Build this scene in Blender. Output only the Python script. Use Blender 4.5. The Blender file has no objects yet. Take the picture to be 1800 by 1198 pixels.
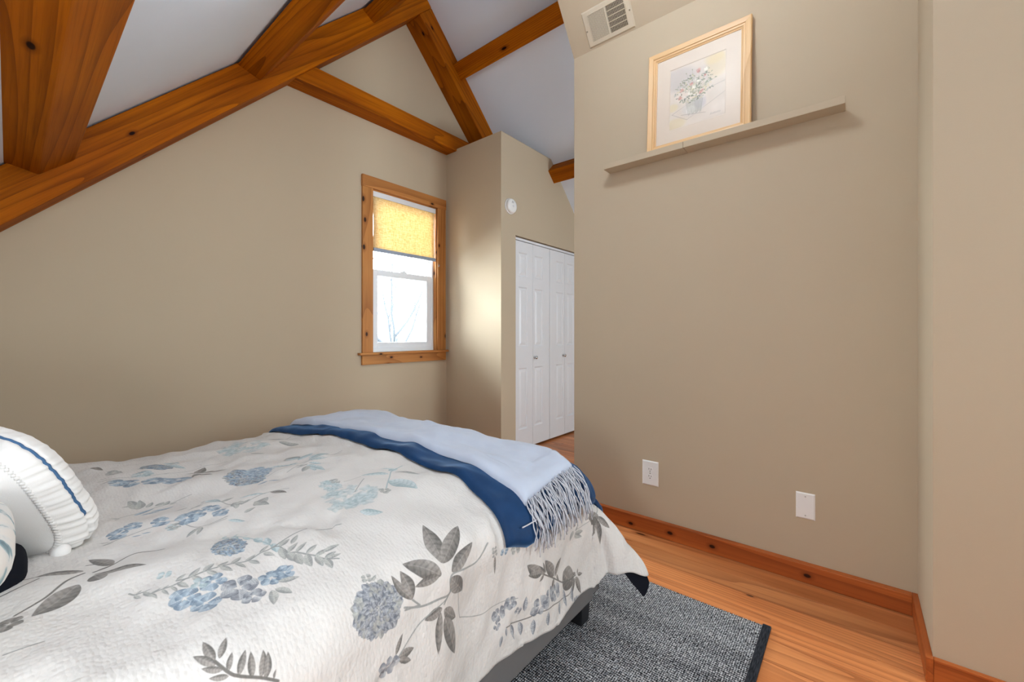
import bpy, bmesh, math, random
import numpy as np
from mathutils import Vector, Matrix

scene = bpy.context.scene
COL = scene.collection
random.seed(3)

# ---------------------------------------------------------------- camera
cam_d = bpy.data.cameras.new('camera')
cam_d.sensor_width = 36.0
cam_d.lens = 14.6103
cam_d.shift_y = -12.5/1800
cam_d.clip_start = 0.02
cam = bpy.data.objects.new('camera', cam_d)
cam.location = (0, 0, 1.10)
cam.rotation_euler = (math.pi/2, 0, math.radians(39.5377-90))
COL.objects.link(cam)
scene.camera = cam

# ---------------------------------------------------------------- sky, lamps, exposure
W = bpy.data.worlds.new('overcast sky'); scene.world = W
W.use_nodes = True
bg = W.node_tree.nodes['Background']
bg.inputs[0].default_value = (0.86, 0.94, 1.0, 1)
bg.inputs[1].default_value = 6.0

def lamp(name, kind, loc, power, color, size=0.1, size_y=None, target=None):
    d = bpy.data.lights.new(name, kind); d.energy = power; d.color = color
    if kind == 'AREA':
        d.size = size
        if size_y: d.shape = 'RECTANGLE'; d.size_y = size_y
    elif kind == 'SUN': d.angle = size
    else: d.shadow_soft_size = size
    o = bpy.data.objects.new(name, d); o.location = loc
    if target is not None:
        o.rotation_euler = (Vector(target)-Vector(loc)).to_track_quat('-Z', 'Y').to_euler()
    COL.objects.link(o); return o

lamp('hazy_sun', 'SUN', (0, 12, 6), 21, (0.88, 0.95, 1.0), math.radians(75), None, (0.36, 12-0.88, 6-0.26))  # added soft sun strengthening the daylight that enters by the window
lamp('fill_above_window', 'AREA', (2.1, 4.6, 3.4), 340, (0.80, 0.92, 1.0), 1.6, 1.6, (1.3, 1.2, 0.6))  # added area light outside, above the visible panes, standing in for bright sky
lamp('assumed_ceiling_lamp', 'POINT', (1.30, 0.66, 2.96), 12, (0.86, 0.95, 1.0), 0.12)  # assumed lamp, placed from the purlin and shelf shadows; no fixture is built
lamp('fill_over_bed', 'AREA', (0.56, 1.15, 2.36), 8, (0.86, 0.94, 1.0), 0.50, 1.3, (0.56+0.02, 1.50, 1.36))  # added fill light brightening the bed top; the roof has no opening here
lamp('fill_behind_camera', 'AREA', (1.70, -2.05, 1.6), 31, (0.80, 0.93, 1.0), 0.3, 1.4, (1.0, 2.0, 2.4))  # added fill light towards the gable wall; the end wall has no window
lamp('fill_beside_bed', 'POINT', (-0.36, 0.18, 0.86), 18, (0.88, 0.95, 1.0), 0.14)  # added fill light for ceiling, purlin and bed, without any fixture
lamp('fill_in_hall', 'AREA', (3.6, -1.9, 1.2), 40, (0.80, 0.93, 1.0), 1.0, 0.9, (3.4, 2.0, 2.4))  # added fill light for closet doors and right ceiling; the hall has no window

vs = scene.view_settings
vs.view_transform = 'Standard'; vs.look = 'None'; vs.gamma = 1.0; vs.use_curve_mapping = False
vs.exposure = 0.78
scene.cycles.use_denoising = True
scene.cycles.max_bounces = 10
scene.cycles.diffuse_bounces = 6
scene.cycles.transparent_max_bounces = 12
scene.cycles.sample_clamp_indirect = 8.0

# ---------------------------------------------------------------- helpers
def srgb(r, g, b):
    f = lambda c: (c/255/12.92) if c/255 <= 0.04045 else ((c/255+0.055)/1.055)**2.4
    return (f(r), f(g), f(b), 1.0)

class NT:
    def __init__(s, name):
        s.m = bpy.data.materials.new(name); s.m.use_nodes = True
        s.t = s.m.node_tree; s.p = s.t.nodes['Principled BSDF']; s.out = s.t.nodes['Material Output']
    def n(s, kind, **kw):
        nd = s.t.nodes.new(kind)
        for k, v in kw.items(): setattr(nd, k, v)
        return nd
    def l(s, a, b): s.t.links.new(a, b)
    def math(s, op, a, b=None, clamp=False):
        nd = s.n('ShaderNodeMath', operation=op); nd.use_clamp = clamp
        for i, v in enumerate((a, b)):
            if v is None: continue
            if isinstance(v, (int, float)): nd.inputs[i].default_value = v
            else: s.l(v, nd.inputs[i])
        return nd.outputs[0]
    def mix(s, fac, a, b, blend='MIX'):
        nd = s.n('ShaderNodeMix', data_type='RGBA', blend_type=blend)
        for sock, v in ((nd.inputs[0], fac), (nd.inputs[6], a), (nd.inputs[7], b)):
            if isinstance(v, (int, float)): sock.default_value = v
            elif isinstance(v, tuple): sock.default_value = v
            else: s.l(v, sock)
        return nd.outputs[2]
    def ramp(s, fac, stops):
        nd = s.n('ShaderNodeValToRGB'); s.l(fac, nd.inputs[0]); e = nd.color_ramp.elements
        while len(e) < len(stops): e.new(0.5)
        for i, (p, c) in enumerate(stops): e[i].position = p; e[i].color = c
        return nd.outputs[0]
    def coords(s, kind='Object', scale=(1, 1, 1), rnd=0.0):
        tc = s.n('ShaderNodeTexCoord'); mp = s.n('ShaderNodeMapping'); mp.inputs['Scale'].default_value = scale
        src = tc.outputs[kind]
        if rnd:
            oi = s.n('ShaderNodeObjectInfo'); v = s.n('ShaderNodeVectorMath', operation='SCALE')
            cx = s.n('ShaderNodeCombineXYZ')
            s.l(s.math('MULTIPLY', oi.outputs['Random'], rnd), cx.inputs[0])
            s.l(s.math('MULTIPLY', oi.outputs['Random'], rnd*0.37), cx.inputs[1])
            a = s.n('ShaderNodeVectorMath', operation='ADD'); s.l(src, a.inputs[0]); s.l(cx.outputs[0], a.inputs[1]); src = a.outputs[0]
        s.l(src, mp.inputs[0]); return mp.outputs[0]
    def noise(s, co, scale, detail=3, rough=0.5, dist=0.0):
        nd = s.n('ShaderNodeTexNoise'); s.l(co, nd.inputs['Vector'])
        nd.inputs['Scale'].default_value = scale; nd.inputs['Detail'].default_value = detail
        nd.inputs['Roughness'].default_value = rough; nd.inputs['Distortion'].default_value = dist
        return nd.outputs[0]
    def bump(s, h, strength, dist=0.01):
        nd = s.n('ShaderNodeBump'); nd.inputs['Strength'].default_value = strength; nd.inputs['Distance'].default_value = dist
        s.l(h, nd.inputs['Height']); s.l(nd.outputs[0], s.p.inputs['Normal'])
    def base(s, c):
        if isinstance(c, tuple): s.p.inputs['Base Color'].default_value = c
        else: s.l(c, s.p.inputs['Base Color'])
    def rough(s, r, spec=0.5):
        s.p.inputs['Roughness'].default_value = r; s.p.inputs['Specular IOR Level'].default_value = spec

def paint(name, c, rough=0.6, bump=0.05, spec=0.3, var=0.04):
    t = NT(name); co = t.coords('Object')
    n1 = t.noise(co, 3.0, 2)
    dark = tuple(v*(1-var) for v in c[:3])+(1,)
    t.base(t.mix(n1, dark, c)); t.rough(rough, spec)
    if bump: t.bump(t.noise(co, 220.0, 2), bump, 0.002)
    return t.m

def plain(name, c, rough=0.4, spec=0.5, metal=0.0):
    t = NT(name); co = t.coords('Object'); n1 = t.noise(co, 9.0, 2)
    t.base(t.mix(n1, tuple(v*0.95 for v in c[:3])+(1,), c)); t.rough(rough, spec); t.p.inputs['Metallic'].default_value = metal
    return t.m

def wood(name, light, mid, dark, ring=9.0, rough=0.35, knots=0.5, stretch=0.16, bump=0.12, spec=0.4, vary=0.25, kvec=(0.45, 0.8, 0.8), kscale=5.0, krad=0.10, streak=0.6):
    # grain runs along local X; growth rings wander slowly along the length
    t = NT(name)
    co = t.coords('Object', (stretch, 1, 1), rnd=37.0)
    wob = t.noise(co, 3.2, 2, 0.45)
    ringv = t.math('MULTIPLY', t.math('ADD', t.noise(co, 1.9, 1, 0.3), t.math('MULTIPLY', wob, 0.35)), ring)
    frac = t.math('FRACT', ringv)
    line = t.math('POWER', frac, 3.0)
    fco = t.coords('Object', (3.0, 150, 150), rnd=11.0)
    fine = t.noise(fco, 1.0, 3, 0.6)
    sco = t.coords('Object', (0.6, 26, 26), rnd=23.0)
    strk = t.noise(sco, 1.0, 3, 0.6)
    bco = t.coords('Object', (0.6, 3.2, 3.2), rnd=19.0)
    blot = t.noise(bco, 1.8, 3, 0.55)
    c = t.ramp(blot, [(0.32, mid), (0.68, light)])
    c = t.mix(t.math('MULTIPLY', line, 0.50), c, dark)
    c = t.mix(t.math('MULTIPLY', t.math('SUBTRACT', strk, 0.50, True), 3.0*streak, True), c, dark)
    c = t.mix(t.math('MULTIPLY', t.math('SUBTRACT', fine, 0.48, True), 1.3, True), c, dark)
    if knots:
        sx_ = t.n('ShaderNodeSeparateXYZ'); t.l(t.coords('Object', kvec, rnd=53.0), sx_.inputs[0])
        cb_ = t.n('ShaderNodeCombineXYZ'); t.l(sx_.outputs[0], cb_.inputs[0]); t.l(t.math('ADD', sx_.outputs[1], sx_.outputs[2]), cb_.inputs[1])
        vo = t.n('ShaderNodeTexVoronoi'); vo.voronoi_dimensions = '2D'; vo.feature = 'F1'
        t.l(cb_.outputs[0], vo.inputs['Vector']); vo.inputs['Scale'].default_value = kscale
        sep = t.n('ShaderNodeSeparateColor'); t.l(vo.outputs['Color'], sep.inputs[0])
        gate = t.math('LESS_THAN', sep.outputs[0], knots)
        rad = t.math('MULTIPLY', t.math('ADD', sep.outputs[1], 0.5), krad)
        halo = t.math('SUBTRACT', 1.0, t.math('DIVIDE', vo.outputs['Distance'], t.math('MULTIPLY', rad, 2.2)), True)
        core = t.math('MULTIPLY', t.math('SUBTRACT', 1.0, t.math('DIVIDE', vo.outputs['Distance'], rad), True), 3.0, True)
        c = t.mix(t.math('MULTIPLY', halo, gate), c, dark)
        c = t.mix(t.math('MULTIPLY', core, gate), c, tuple(v*0.16 for v in dark[:3])+(1,))
    if vary:
        oi = t.n('ShaderNodeObjectInfo')
        v = t.math('ADD', t.math('MULTIPLY', oi.outputs['Random'], vary), 1-vary*0.6)
        mul = t.n('ShaderNodeVectorMath', operation='SCALE'); t.l(c, mul.inputs[0]); t.l(v, mul.inputs['Scale']); c = mul.outputs[0]
    t.base(c); t.rough(rough, spec)
    t.bump(t.math('ADD', t.math('MULTIPLY', line, -0.4), fine), bump, 0.003)
    return t.m

def fabric(name, c, rough=0.9, scale=600, bump=0.2, sheen=0.0, var=0.08, kind='Object', spec=0.1):
    t = NT(name); co = t.coords(kind)
    n1 = t.noise(co, 14.0, 3)
    n2 = t.noise(co, scale, 1)
    t.base(t.mix(t.math('ADD', t.math('MULTIPLY', n1, 0.6), t.math('MULTIPLY', n2, 0.4)), tuple(v*(1-var*2) for v in c[:3])+(1,), c))
    t.rough(rough, spec); t.p.inputs['Sheen Weight'].default_value = sheen; t.p.inputs['Sheen Roughness'].default_value = 0.4
    t.bump(t.math('ADD', n2, t.math('MULTIPLY', t.noise(co, 60.0, 3), 0.8)), bump, 0.002)
    return t.m

# ---- mesh makers
def link(name, me, mat=None, parent=None):
    o = bpy.data.objects.new(name, me); COL.objects.link(o)
    if mat is not None:
        for m in (mat if isinstance(mat, (list, tuple)) else [mat]): me.materials.append(m)
    if parent is not None: o.parent = parent
    return o

def mesh(name, verts, faces, smooth=False):
    me = bpy.data.meshes.new(name); me.from_pydata([tuple(v) for v in verts], [], faces); me.validate()
    bm = bmesh.new(); bm.from_mesh(me); bmesh.ops.recalc_face_normals(bm, faces=bm.faces); bm.to_mesh(me); bm.free()
    if smooth:
        me.polygons.foreach_set('use_smooth', [True]*len(me.polygons))
    return me

def fin(bm, name, mat=None, parent=None, smooth=False, bevel=0.0, seg=2):
    if bevel: bmesh.ops.bevel(bm, geom=bm.edges[:], offset=bevel, segments=seg, profile=0.6, affect='EDGES', clamp_overlap=True)
    bmesh.ops.recalc_face_normals(bm, faces=bm.faces)
    me = bpy.data.meshes.new(name); bm.to_mesh(me); bm.free()
    if smooth: me.polygons.foreach_set('use_smooth', [True]*len(me.polygons))
    return link(name, me, mat, parent)

def bm_box(bm, x0, x1, y0, y1, z0, z1):
    v = [bm.verts.new(p) for p in ((x0,y0,z0),(x1,y0,z0),(x1,y1,z0),(x0,y1,z0),(x0,y0,z1),(x1,y0,z1),(x1,y1,z1),(x0,y1,z1))]
    for f in ((0,3,2,1),(4,5,6,7),(0,1,5,4),(1,2,6,5),(2,3,7,6),(3,0,4,7)): bm.faces.new([v[i] for i in f])

def box(name, x0, x1, y0, y1, z0, z1, mat, parent=None, bevel=0.0, seg=2):
    bm = bmesh.new(); bm_box(bm, x0, x1, y0, y1, z0, z1)
    return fin(bm, name, mat, parent, bevel=bevel, seg=seg)

def lbox(name, x0, x1, y0, y1, z0, z1, mat, parent=None, bevel=0.0, long=0):
    """box whose origin is its centre and whose local X is the long direction (0: world X, 1: world Y, 2: world Z)"""
    c = Vector(((x0+x1)/2, (y0+y1)/2, (z0+z1)/2)); h = Vector(((x1-x0)/2, (y1-y0)/2, (z1-z0)/2))
    bm = bmesh.new()
    if long == 0: bm_box(bm, -h.x, h.x, -h.y, h.y, -h.z, h.z); rot = (0, 0, 0)
    elif long == 1: bm_box(bm, -h.y, h.y, -h.x, h.x, -h.z, h.z); rot = (0, 0, math.pi/2)
    else: bm_box(bm, -h.z, h.z, -h.y, h.y, -h.x, h.x); rot = (0, -math.pi/2, 0)
    o = fin(bm, name, mat, parent, bevel=bevel); o.location = c; o.rotation_euler = rot
    return o

def prism_xz(name, poly, y0, y1, mat, parent=None, bevel=0.0):
    """polygon in the X-Z plane run along Y; local X = world Y, origin at the middle"""
    cx = sum(p[0] for p in poly)/len(poly); cz = sum(p[1] for p in poly)/len(poly); h = (y1-y0)/2
    bm = bmesh.new()
    a = [bm.verts.new((-h, -(x-cx), z-cz)) for x, z in poly]; b = [bm.verts.new((h, -(x-cx), z-cz)) for x, z in poly]
    n = len(poly); bm.faces.new(a); bm.faces.new(b[::-1])
    for i in range(n): bm.faces.new((a[i], b[i], b[(i+1) % n], a[(i+1) % n]))
    o = fin(bm, name, mat, parent, bevel=bevel); o.location = (cx, (y0+y1)/2, cz); o.rotation_euler = (0, 0, math.pi/2)
    return o

def slab_poly(name, pts, axis, t, mat, parent=None):
    """planar polygon (3-D points) given thickness along a vector"""
    a = [Vector(p) for p in pts]; b = [p+Vector(axis)*t for p in a]; n = len(a)
    return link(name, mesh(name, a+b, [tuple(range(n)), tuple(range(2*n-1, n-1, -1))]+[(i, i+n, (i+1) % n+n, (i+1) % n) for i in range(n)]), mat, parent)

def tube_verts(path, rad, sides=6):
    path = [Vector(p) for p in path]; n = len(path); V = []; F = []
    up = Vector((0.13, 0.31, 0.94))
    for i, p in enumerate(path):
        d = (path[min(i+1, n-1)]-path[max(i-1, 0)]).normalized()
        u = d.cross(up)
        if u.length < 1e-4: u = d.cross(Vector((1, 0, 0)))
        u.normalize(); w = d.cross(u)
        r = rad[i] if isinstance(rad, (list, tuple)) else rad
        for k in range(sides):
            t = 2*math.pi*k/sides; V.append(p+u*(r*math.cos(t))+w*(r*math.sin(t)))
    for i in range(n-1):
        for k in range(sides):
            F.append((i*sides+k, i*sides+(k+1) % sides, (i+1)*sides+(k+1) % sides, (i+1)*sides+k))
    F.append(tuple(range(sides-1, -1, -1))); F.append(tuple((n-1)*sides+k for k in range(sides)))
    return V, F

def tubes(name, paths, rads, mat, parent=None, sides=6):
    V = []; F = []
    for p, r in zip(paths, rads):
        v, f = tube_verts(p, r, sides); o = len(V); V += v; F += [tuple(i+o for i in q) for q in f]
    me = bpy.data.meshes.new(name); me.from_pydata([tuple(v) for v in V], [], F); me.polygons.foreach_set('use_smooth', [True]*len(me.polygons))
    return link(name, me, mat, parent)

def lathe(name, prof, mat, parent=None, seg=32, axis='Z'):
    V = []; F = []
    for r, z in prof:
        for k in range(seg):
            t = 2*math.pi*k/seg; V.append((r*math.cos(t), r*math.sin(t), z))
    for i in range(len(prof)-1):
        for k in range(seg): F.append((i*seg+k, i*seg+(k+1) % seg, (i+1)*seg+(k+1) % seg, (i+1)*seg+k))
    F.append(tuple(range(seg-1, -1, -1))); F.append(tuple((len(prof)-1)*seg+k for k in range(seg)))
    return link(name, mesh(name, V, F, True), mat, parent)

def grid_mesh(name, P, mat, parent=None, uv=None, close=False):
    """smooth surface from an (n, m, 3) array"""
    n, m = P.shape[:2]
    me = bpy.data.meshes.new(name)
    idx = np.arange(n*m).reshape(n, m)
    q = np.stack([idx[:-1, :-1], idx[1:, :-1], idx[1:, 1:], idx[:-1, 1:]], -1).reshape(-1, 4)
    me.from_pydata(P.reshape(-1, 3).tolist(), [], q.tolist())
    if uv is not None:
        lay = me.uv_layers.new(name='cloth'); li = np.empty(len(me.loops), int); me.loops.foreach_get('vertex_index', li)
        lay.data.foreach_set('uv', uv.reshape(-1, 2)[li].astype(np.float32).ravel())
    me.polygons.foreach_set('use_smooth', [True]*len(me.polygons))
    return link(name, me, mat, parent)

def empty(name, loc=(0, 0, 0), rot=(0, 0, 0)):
    o = bpy.data.objects.new(name, None); o.empty_display_size = 0.05; o.location = loc; o.rotation_euler = rot; COL.objects.link(o); return o

def tag(o, label, cat, group=None, kind=None):
    o['label'] = label; o['category'] = cat
    if group: o['group'] = group
    if kind: o['kind'] = kind
    return o

def image_from(name, arr):
    """arr (h, w, 3) sRGB 0..1, row 0 at the bottom"""
    h, w = arr.shape[:2]
    im = bpy.data.images.new(name, w, h, alpha=False)
    px = np.ones((h, w, 4), np.float32); px[..., :3] = np.clip(arr, 0, 1)
    im.pixels.foreach_set(px.ravel()); im.update(); im.pack()
    return im
# ---- bed cloth mapping: (x, s) on the unfolded cover -> point on the made bed
XF, YN, YF, RR, ZT = 1.43, 0.742, 2.42, 0.12, 0.592
_tab = np.random.RandomState(7).rand(257, 257)
def vnoise(x, y):
    x = np.asarray(x, float); y = np.asarray(y, float)
    xi = np.floor(x).astype(int); yi = np.floor(y).astype(int)
    fx = x - xi; fy = y - yi
    fx = fx*fx*(3-2*fx); fy = fy*fy*(3-2*fy)
    a = _tab[xi % 256, yi % 256]; b = _tab[(xi+1) % 256, yi % 256]
    c = _tab[xi % 256, (yi+1) % 256]; d = _tab[(xi+1) % 256, (yi+1) % 256]
    return (a*(1-fx)+b*fx)*(1-fy) + (c*(1-fx)+d*fx)*fy - 0.5
def bed_surf(x, s, flare=1.0):
    x = np.asarray(x, float); s = np.asarray(s, float)
    a = np.maximum(x-(XF-RR), 0); b = np.maximum((YN+RR)-s, 0); c = np.maximum(s-(YF-RR), 0)
    side = np.where(c > 0, 1.0, -1.0)
    b2 = np.maximum(b, c)
    cx = np.minimum(x, XF-RR); cy = np.clip(s, YN+RR, YF-RR)
    th = np.arctan2(b2, a+1e-9)
    rho = np.maximum(a, b2)*(1+0.2*np.sin(2*th)**2)
    tau = 0.05 + np.where(side < 0, flare*0.68*np.exp(-((th-np.radians(50))/np.where(th > np.radians(50), np.radians(20), np.radians(34)))**2), 0.0)
    q = RR*np.pi/2
    u_ = np.clip((rho-q)/0.41, 0, 1.15)
    h = np.where(rho < q, RR*np.sin(rho/RR), RR+0.41*(u_+0.42*u_*(1-u_)*(tau > 0.12))*np.sin(tau))
    dz = np.where(rho < q, RR*(1-np.cos(rho/RR)), RR+(rho-q)*np.cos(tau))
    u = np.clip((cy-(YN+RR))/(YF-YN-2*RR), 0, 1); v = np.clip((XF-RR-cx)/0.5, 0, 1)
    puff = 0.028*np.sin(np.pi*u)**0.7*(0.55+0.45*np.sin(np.pi/2*v))
    return np.stack([cx+h*np.cos(th), cy+side*h*np.sin(th), ZT+puff-dz], -1)
# ---- end mapping

# ---------------------------------------------------------------- materials
M = {}
M['wall'] = paint('beige wall paint', srgb(191, 175, 151), 0.75, 0.06, 0.2)
M['ceil'] = paint('white ceiling paint', srgb(228, 239, 253), 0.8, 0.05, 0.2)
M['white'] = plain('white semi-gloss paint', srgb(226, 227, 230), 0.32, 0.5)
M['vinyl'] = plain('white vinyl', srgb(232, 236, 242), 0.35, 0.5)
M['plastic'] = plain('white plastic', srgb(238, 238, 236), 0.3, 0.5)
M['ventw'] = plain('cream vent enamel', srgb(205, 193, 172), 0.4, 0.4)
M['dark'] = plain('dark void', srgb(22, 20, 18), 0.9, 0.1)
M['beam'] = wood('oak timber', srgb(184, 104, 3), srgb(156, 80, 2), srgb(78, 30, 0), ring=40, rough=0.6, knots=0.16, vary=0.22, bump=0.2, spec=0.1, stretch=0.055, kvec=(0.5, 1, 1), kscale=5.0, krad=0.06, streak=0.6)
M['casing'] = wood('pine casing', srgb(200, 140, 78), srgb(180, 116, 58), srgb(124, 68, 28), ring=14, rough=0.45, knots=0.36, vary=0.10, spec=0.25, stretch=0.08, kvec=(0.55, 1.0, 1.0), kscale=10.0, krad=0.10, streak=0.3)
M['board'] = wood('heart pine floor', srgb(214, 142, 88), srgb(188, 114, 64), srgb(124, 60, 26), ring=26, rough=0.36, knots=0.22, stretch=0.06, vary=0.40, bump=0.06, spec=0.3, kvec=(0.35, 1.0, 1.0), kscale=9.0, krad=0.075, streak=0.75)
M['bbase'] = wood('pine baseboard', srgb(192, 106, 50), srgb(166, 82, 34), srgb(98, 40, 14), ring=16, rough=0.42, knots=0.35, vary=0.1, spec=0.25, stretch=0.07, kvec=(0.6, 1.0, 1.0), kscale=8.0, krad=0.07, streak=0.5)
M['nickel'] = plain('brushed nickel', srgb(200, 200, 200), 0.25, 0.5, 1.0)

def gloss_glass(name, fac, tint=(1, 1, 1, 1), rgh=0.02):
    t = NT(name); fr = t.n('ShaderNodeFresnel'); fr.inputs[0].default_value = 1.45
    tr = t.n('ShaderNodeBsdfTransparent'); tr.inputs[0].default_value = tint
    gl = t.n('ShaderNodeBsdfGlossy'); gl.inputs['Roughness'].default_value = rgh
    mx = t.n('ShaderNodeMixShader'); t.l(t.math('MULTIPLY', fr.outputs[0], fac, True), mx.inputs[0]); t.l(tr.outputs[0], mx.inputs[1]); t.l(gl.outputs[0], mx.inputs[2])
    t.l(mx.outputs[0], t.out.inputs['Surface']); return t.m
M['glass'] = gloss_glass('window glass', 1.0, (0.97, 0.985, 0.98, 1))
M['pglass'] = gloss_glass('picture glass', 0.35, rgh=0.35)

# ---------------------------------------------------------------- room shell
D, YB, YC, XC = 2.27, 3.119, 2.40, 2.757          # right wall, back wall, closet front, closet side
YE, YS, XN = 1.365, -0.19, 1.862                   # end of the right wall, the return, the nearer right wall
ZL = lambda x: x+1.879                             # left ceiling plane
ZR = lambda x: 6.42-x                              # right ceiling plane

# floor of single boards
floor = box('floor', -0.80, 5.25, -2.25, YB, -0.06, -0.024, M['dark'])
tag(floor, 'heart pine plank floor running past the rug towards the closet', 'floor', kind='structure')
BW = 0.1225
bm = bmesh.new(); bm_box(bm, -2.68, 2.68, -BW/2+0.0012, BW/2-0.0012, -0.022, 0.0)
bmesh.ops.bevel(bm, geom=[e for e in bm.edges if all(v.co.z > -0.001 for v in e.verts) and abs(e.verts[0].co.x-e.verts[1].co.x) > 1], offset=0.0009, segments=1, affect='EDGES')
bme = bpy.data.meshes.new('floor_board'); bm.to_mesh(bme); bm.free(); bme.materials.append(M['board'])
x = 1.87-BW*21.5
while x < 5.2:
    o = bpy.data.objects.new('floor_board', bme); COL.objects.link(o); o.parent = floor
    o.location = (x, 0.44, 0); o.rotation_euler = (0, 0, math.pi/2); x += BW

def wall(name, polys, axis, t, label, mat='wall'):
    """polys: list of planar polygons; extruded along axis by t; one mesh"""
    V = []; F = []
    for pts in polys:
        a = [Vector(p) for p in pts]; b = [p+Vector(axis)*t for p in a]; n = len(a); o = len(V); V += a+b
        F += [tuple(range(o, o+n)), tuple(range(o+2*n-1, o+n-1, -1))]+[(o+i, o+i+n, o+(i+1) % n+n, o+(i+1) % n) for i in range(n)]
    return tag(link(name, mesh(name, V, F), M[mat]), label, 'wall' if 'ceiling' not in name else 'ceiling', kind='structure')

XL, XR, YNEAR = -0.72, 5.10, -2.2
wx0, wx1, wz0, wz1 = 1.936, 2.634, 0.945, 2.312     # window opening
Pb = lambda *q: [(x, YB, z) for x, z in q]
wall('wall_back', [Pb((XL, 0), (wx0, 0), (wx0, ZL(wx0)), (XL, ZL(XL))),
                   Pb((wx0, 0), (wx1, 0), (wx1, wz0), (wx0, wz0)),
                   Pb((wx0, wz1), (wx1, wz1), (wx1, ZR(wx1)), (2.2705, 4.149), (wx0, ZL(wx0))),
                   Pb((wx1, 0), (XR, 0), (XR, ZR(XR)), (wx1, ZR(wx1)))], (0, 1, 0), 0.16,
     'beige gable wall behind the bed with the small window')
wall('wall_left', [[(XL, YNEAR, 0), (XL, YB, 0), (XL, YB, ZL(XL)), (XL, YNEAR, ZL(XL))]], (-1, 0, 0), 0.12, 'low beige knee wall at the head of the bed')
wall('wall_near', [[(XL, YNEAR, 0), (XR, YNEAR, 0), (XR, YNEAR, ZR(XR)), (2.2705, YNEAR, 4.149), (XL, YNEAR, ZL(XL))]], (0, -1, 0), 0.12, 'beige end wall behind the viewpoint')
wall('wall_hall', [[(XR, YNEAR, 0), (XR, YB, 0), (XR, YB, ZR(XR)), (XR, YNEAR, ZR(XR))]], (1, 0, 0), 0.12, 'low beige wall at the far side of the passage')
wall('ceiling_left', [[(XL-0.12, YNEAR-0.12, ZL(XL-0.12)), (XL-0.12, YB+0.16, ZL(XL-0.12)), (2.2705, YB+0.16, 4.1495), (2.2705, YNEAR-0.12, 4.1495)]], (-0.7071, 0, 0.7071), 0.1, 'white sloped ceiling between the timbers on the bed side', 'ceil')
wall('ceiling_right', [[(2.2705, YNEAR-0.12, 4.1495), (2.2705, YB+0.16, 4.1495), (XR+0.12, YB+0.16, ZR(XR+0.12)), (XR+0.12, YNEAR-0.12, ZR(XR+0.12))]], (0.7071, 0, 0.7071), 0.1, 'white sloped ceiling above the closet doors', 'ceil')
# right wall with its sloped upper part
sx, sz = 1.712, 2.83+(D-1.712)*1.33
wall('wall_right', [[(D, YS, 0), (D, YE, 0), (D, YE, 2.83), (D, YS, 2.83)]], (1, 0, 0), 0.12, 'plain beige wall with the picture ledge and outlets')
wall('ceiling_soffit', [[(D, YS, 2.83), (D, YE, 2.83), (sx, YE, sz), (sx, YS, sz)]], (0.80, 0, 0.60), 0.10, 'beige sloped wall section that carries the air vent')
wall('wall_right_near', [[(XN, YNEAR, 0), (XN, YS, 0), (XN, YS, ZL(XN)), (XN, YNEAR, ZL(XN))]], (1, 0, 0), D+0.12-XN, 'beige projecting wall nearest on the right')
# closet
wall('wall_closet_side', [[(XC, YC, 0), (XC, YB, 0), (XC, YB, 2.885), (XC, YC, 2.885)]], (1, 0, 0), 0.10, 'beige side of the closet box beside the window')
dx0, dx1, dzt = 2.960, 4.118, 2.005
Pc = lambda *q: [(x, YC, z) for x, z in q]
wall('wall_closet_front', [Pc((XC+0.1, 0), (dx0, 0), (dx0, 2.885), (XC+0.1, 2.885)), Pc((dx0, dzt), (dx1, dzt), (dx1, ZR(dx1)), (6.42-2.885, 2.885), (dx0, 2.885)),
                           Pc((dx1, 0), (XR, 0), (XR, ZR(XR)), (dx1, ZR(dx1)))], (0, 1, 0), 0.10, 'beige closet front around the white folding doors')
tag(box('trim_1', XC+0.1, 3.53, YC+0.1, YB, 2.80, 2.884, M['wall']), 'flat beige top of the closet box', 'closet top', kind='structure')

# baseboards
def baseboard(name, x0, x1, y0, y1, label, long):
    o = lbox(name, x0, x1, y0, y1, 0.0015, 0.082, M['bbase'], None, 0.0025, long); return tag(o, label, 'baseboard', kind='structure')
baseboard('baseboard_right', 2.238, D, YS+0.018, YE, 'orange pine baseboard under the wall with the outlets', 1)
baseboard('baseboard_return', XN-0.018, D, YS, YS+0.018, 'short pine baseboard on the bright wall return', 0)
baseboard('baseboard_near', XN-0.018, XN, YNEAR, YS, 'pine baseboard under the nearest projecting wall', 1)

# ---------------------------------------------------------------- timbers
def timber_tag(o, label): return tag(o, label, 'roof beam', 'exposed roof timbers', 'thing')
def rafter(name, p0, p1, thick, y0, y1, label):
    """p0 -> p1: centre line in X-Z"""
    L_ = math.hypot(p1[0]-p0[0], p1[1]-p0[1]); bm = bmesh.new()
    bm_box(bm, -L_/2, L_/2, -(y1-y0)/2, (y1-y0)/2, -thick/2, thick/2)
    o = fin(bm, name, M['beam'], None, bevel=0.007)
    o.location = ((p0[0]+p1[0])/2, (y0+y1)/2, (p0[1]+p1[1])/2); o.rotation_euler = (0, -math.atan2(p1[1]-p0[1], p1[0]-p0[0]), 0)
    return timber_tag(o, label)
RF = YB-0.20
mid = 1.7365
xe = (6.42-mid)/2
rafter('roof_rafter', (-0.80, -0.80+mid), (xe, xe+mid), 0.1875, RF, YB, 'long oak rafter rising from the left along the gable wall')
xs_ = (6.29-1.604)/2; 
rafter('roof_rafter', (xs_, 6.29-xs_), (3.62, 6.29-3.62), 0.184, RF+0.002, YB, 'oak rafter descending from the peak to the closet top')
o = lbox('tie_beam', 1.13, 3.38, YB-0.15, YB, 2.866, 3.004, M['beam'], None, 0.006, 0); timber_tag(o, 'level oak tie beam crossing the gable above the window')
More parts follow.
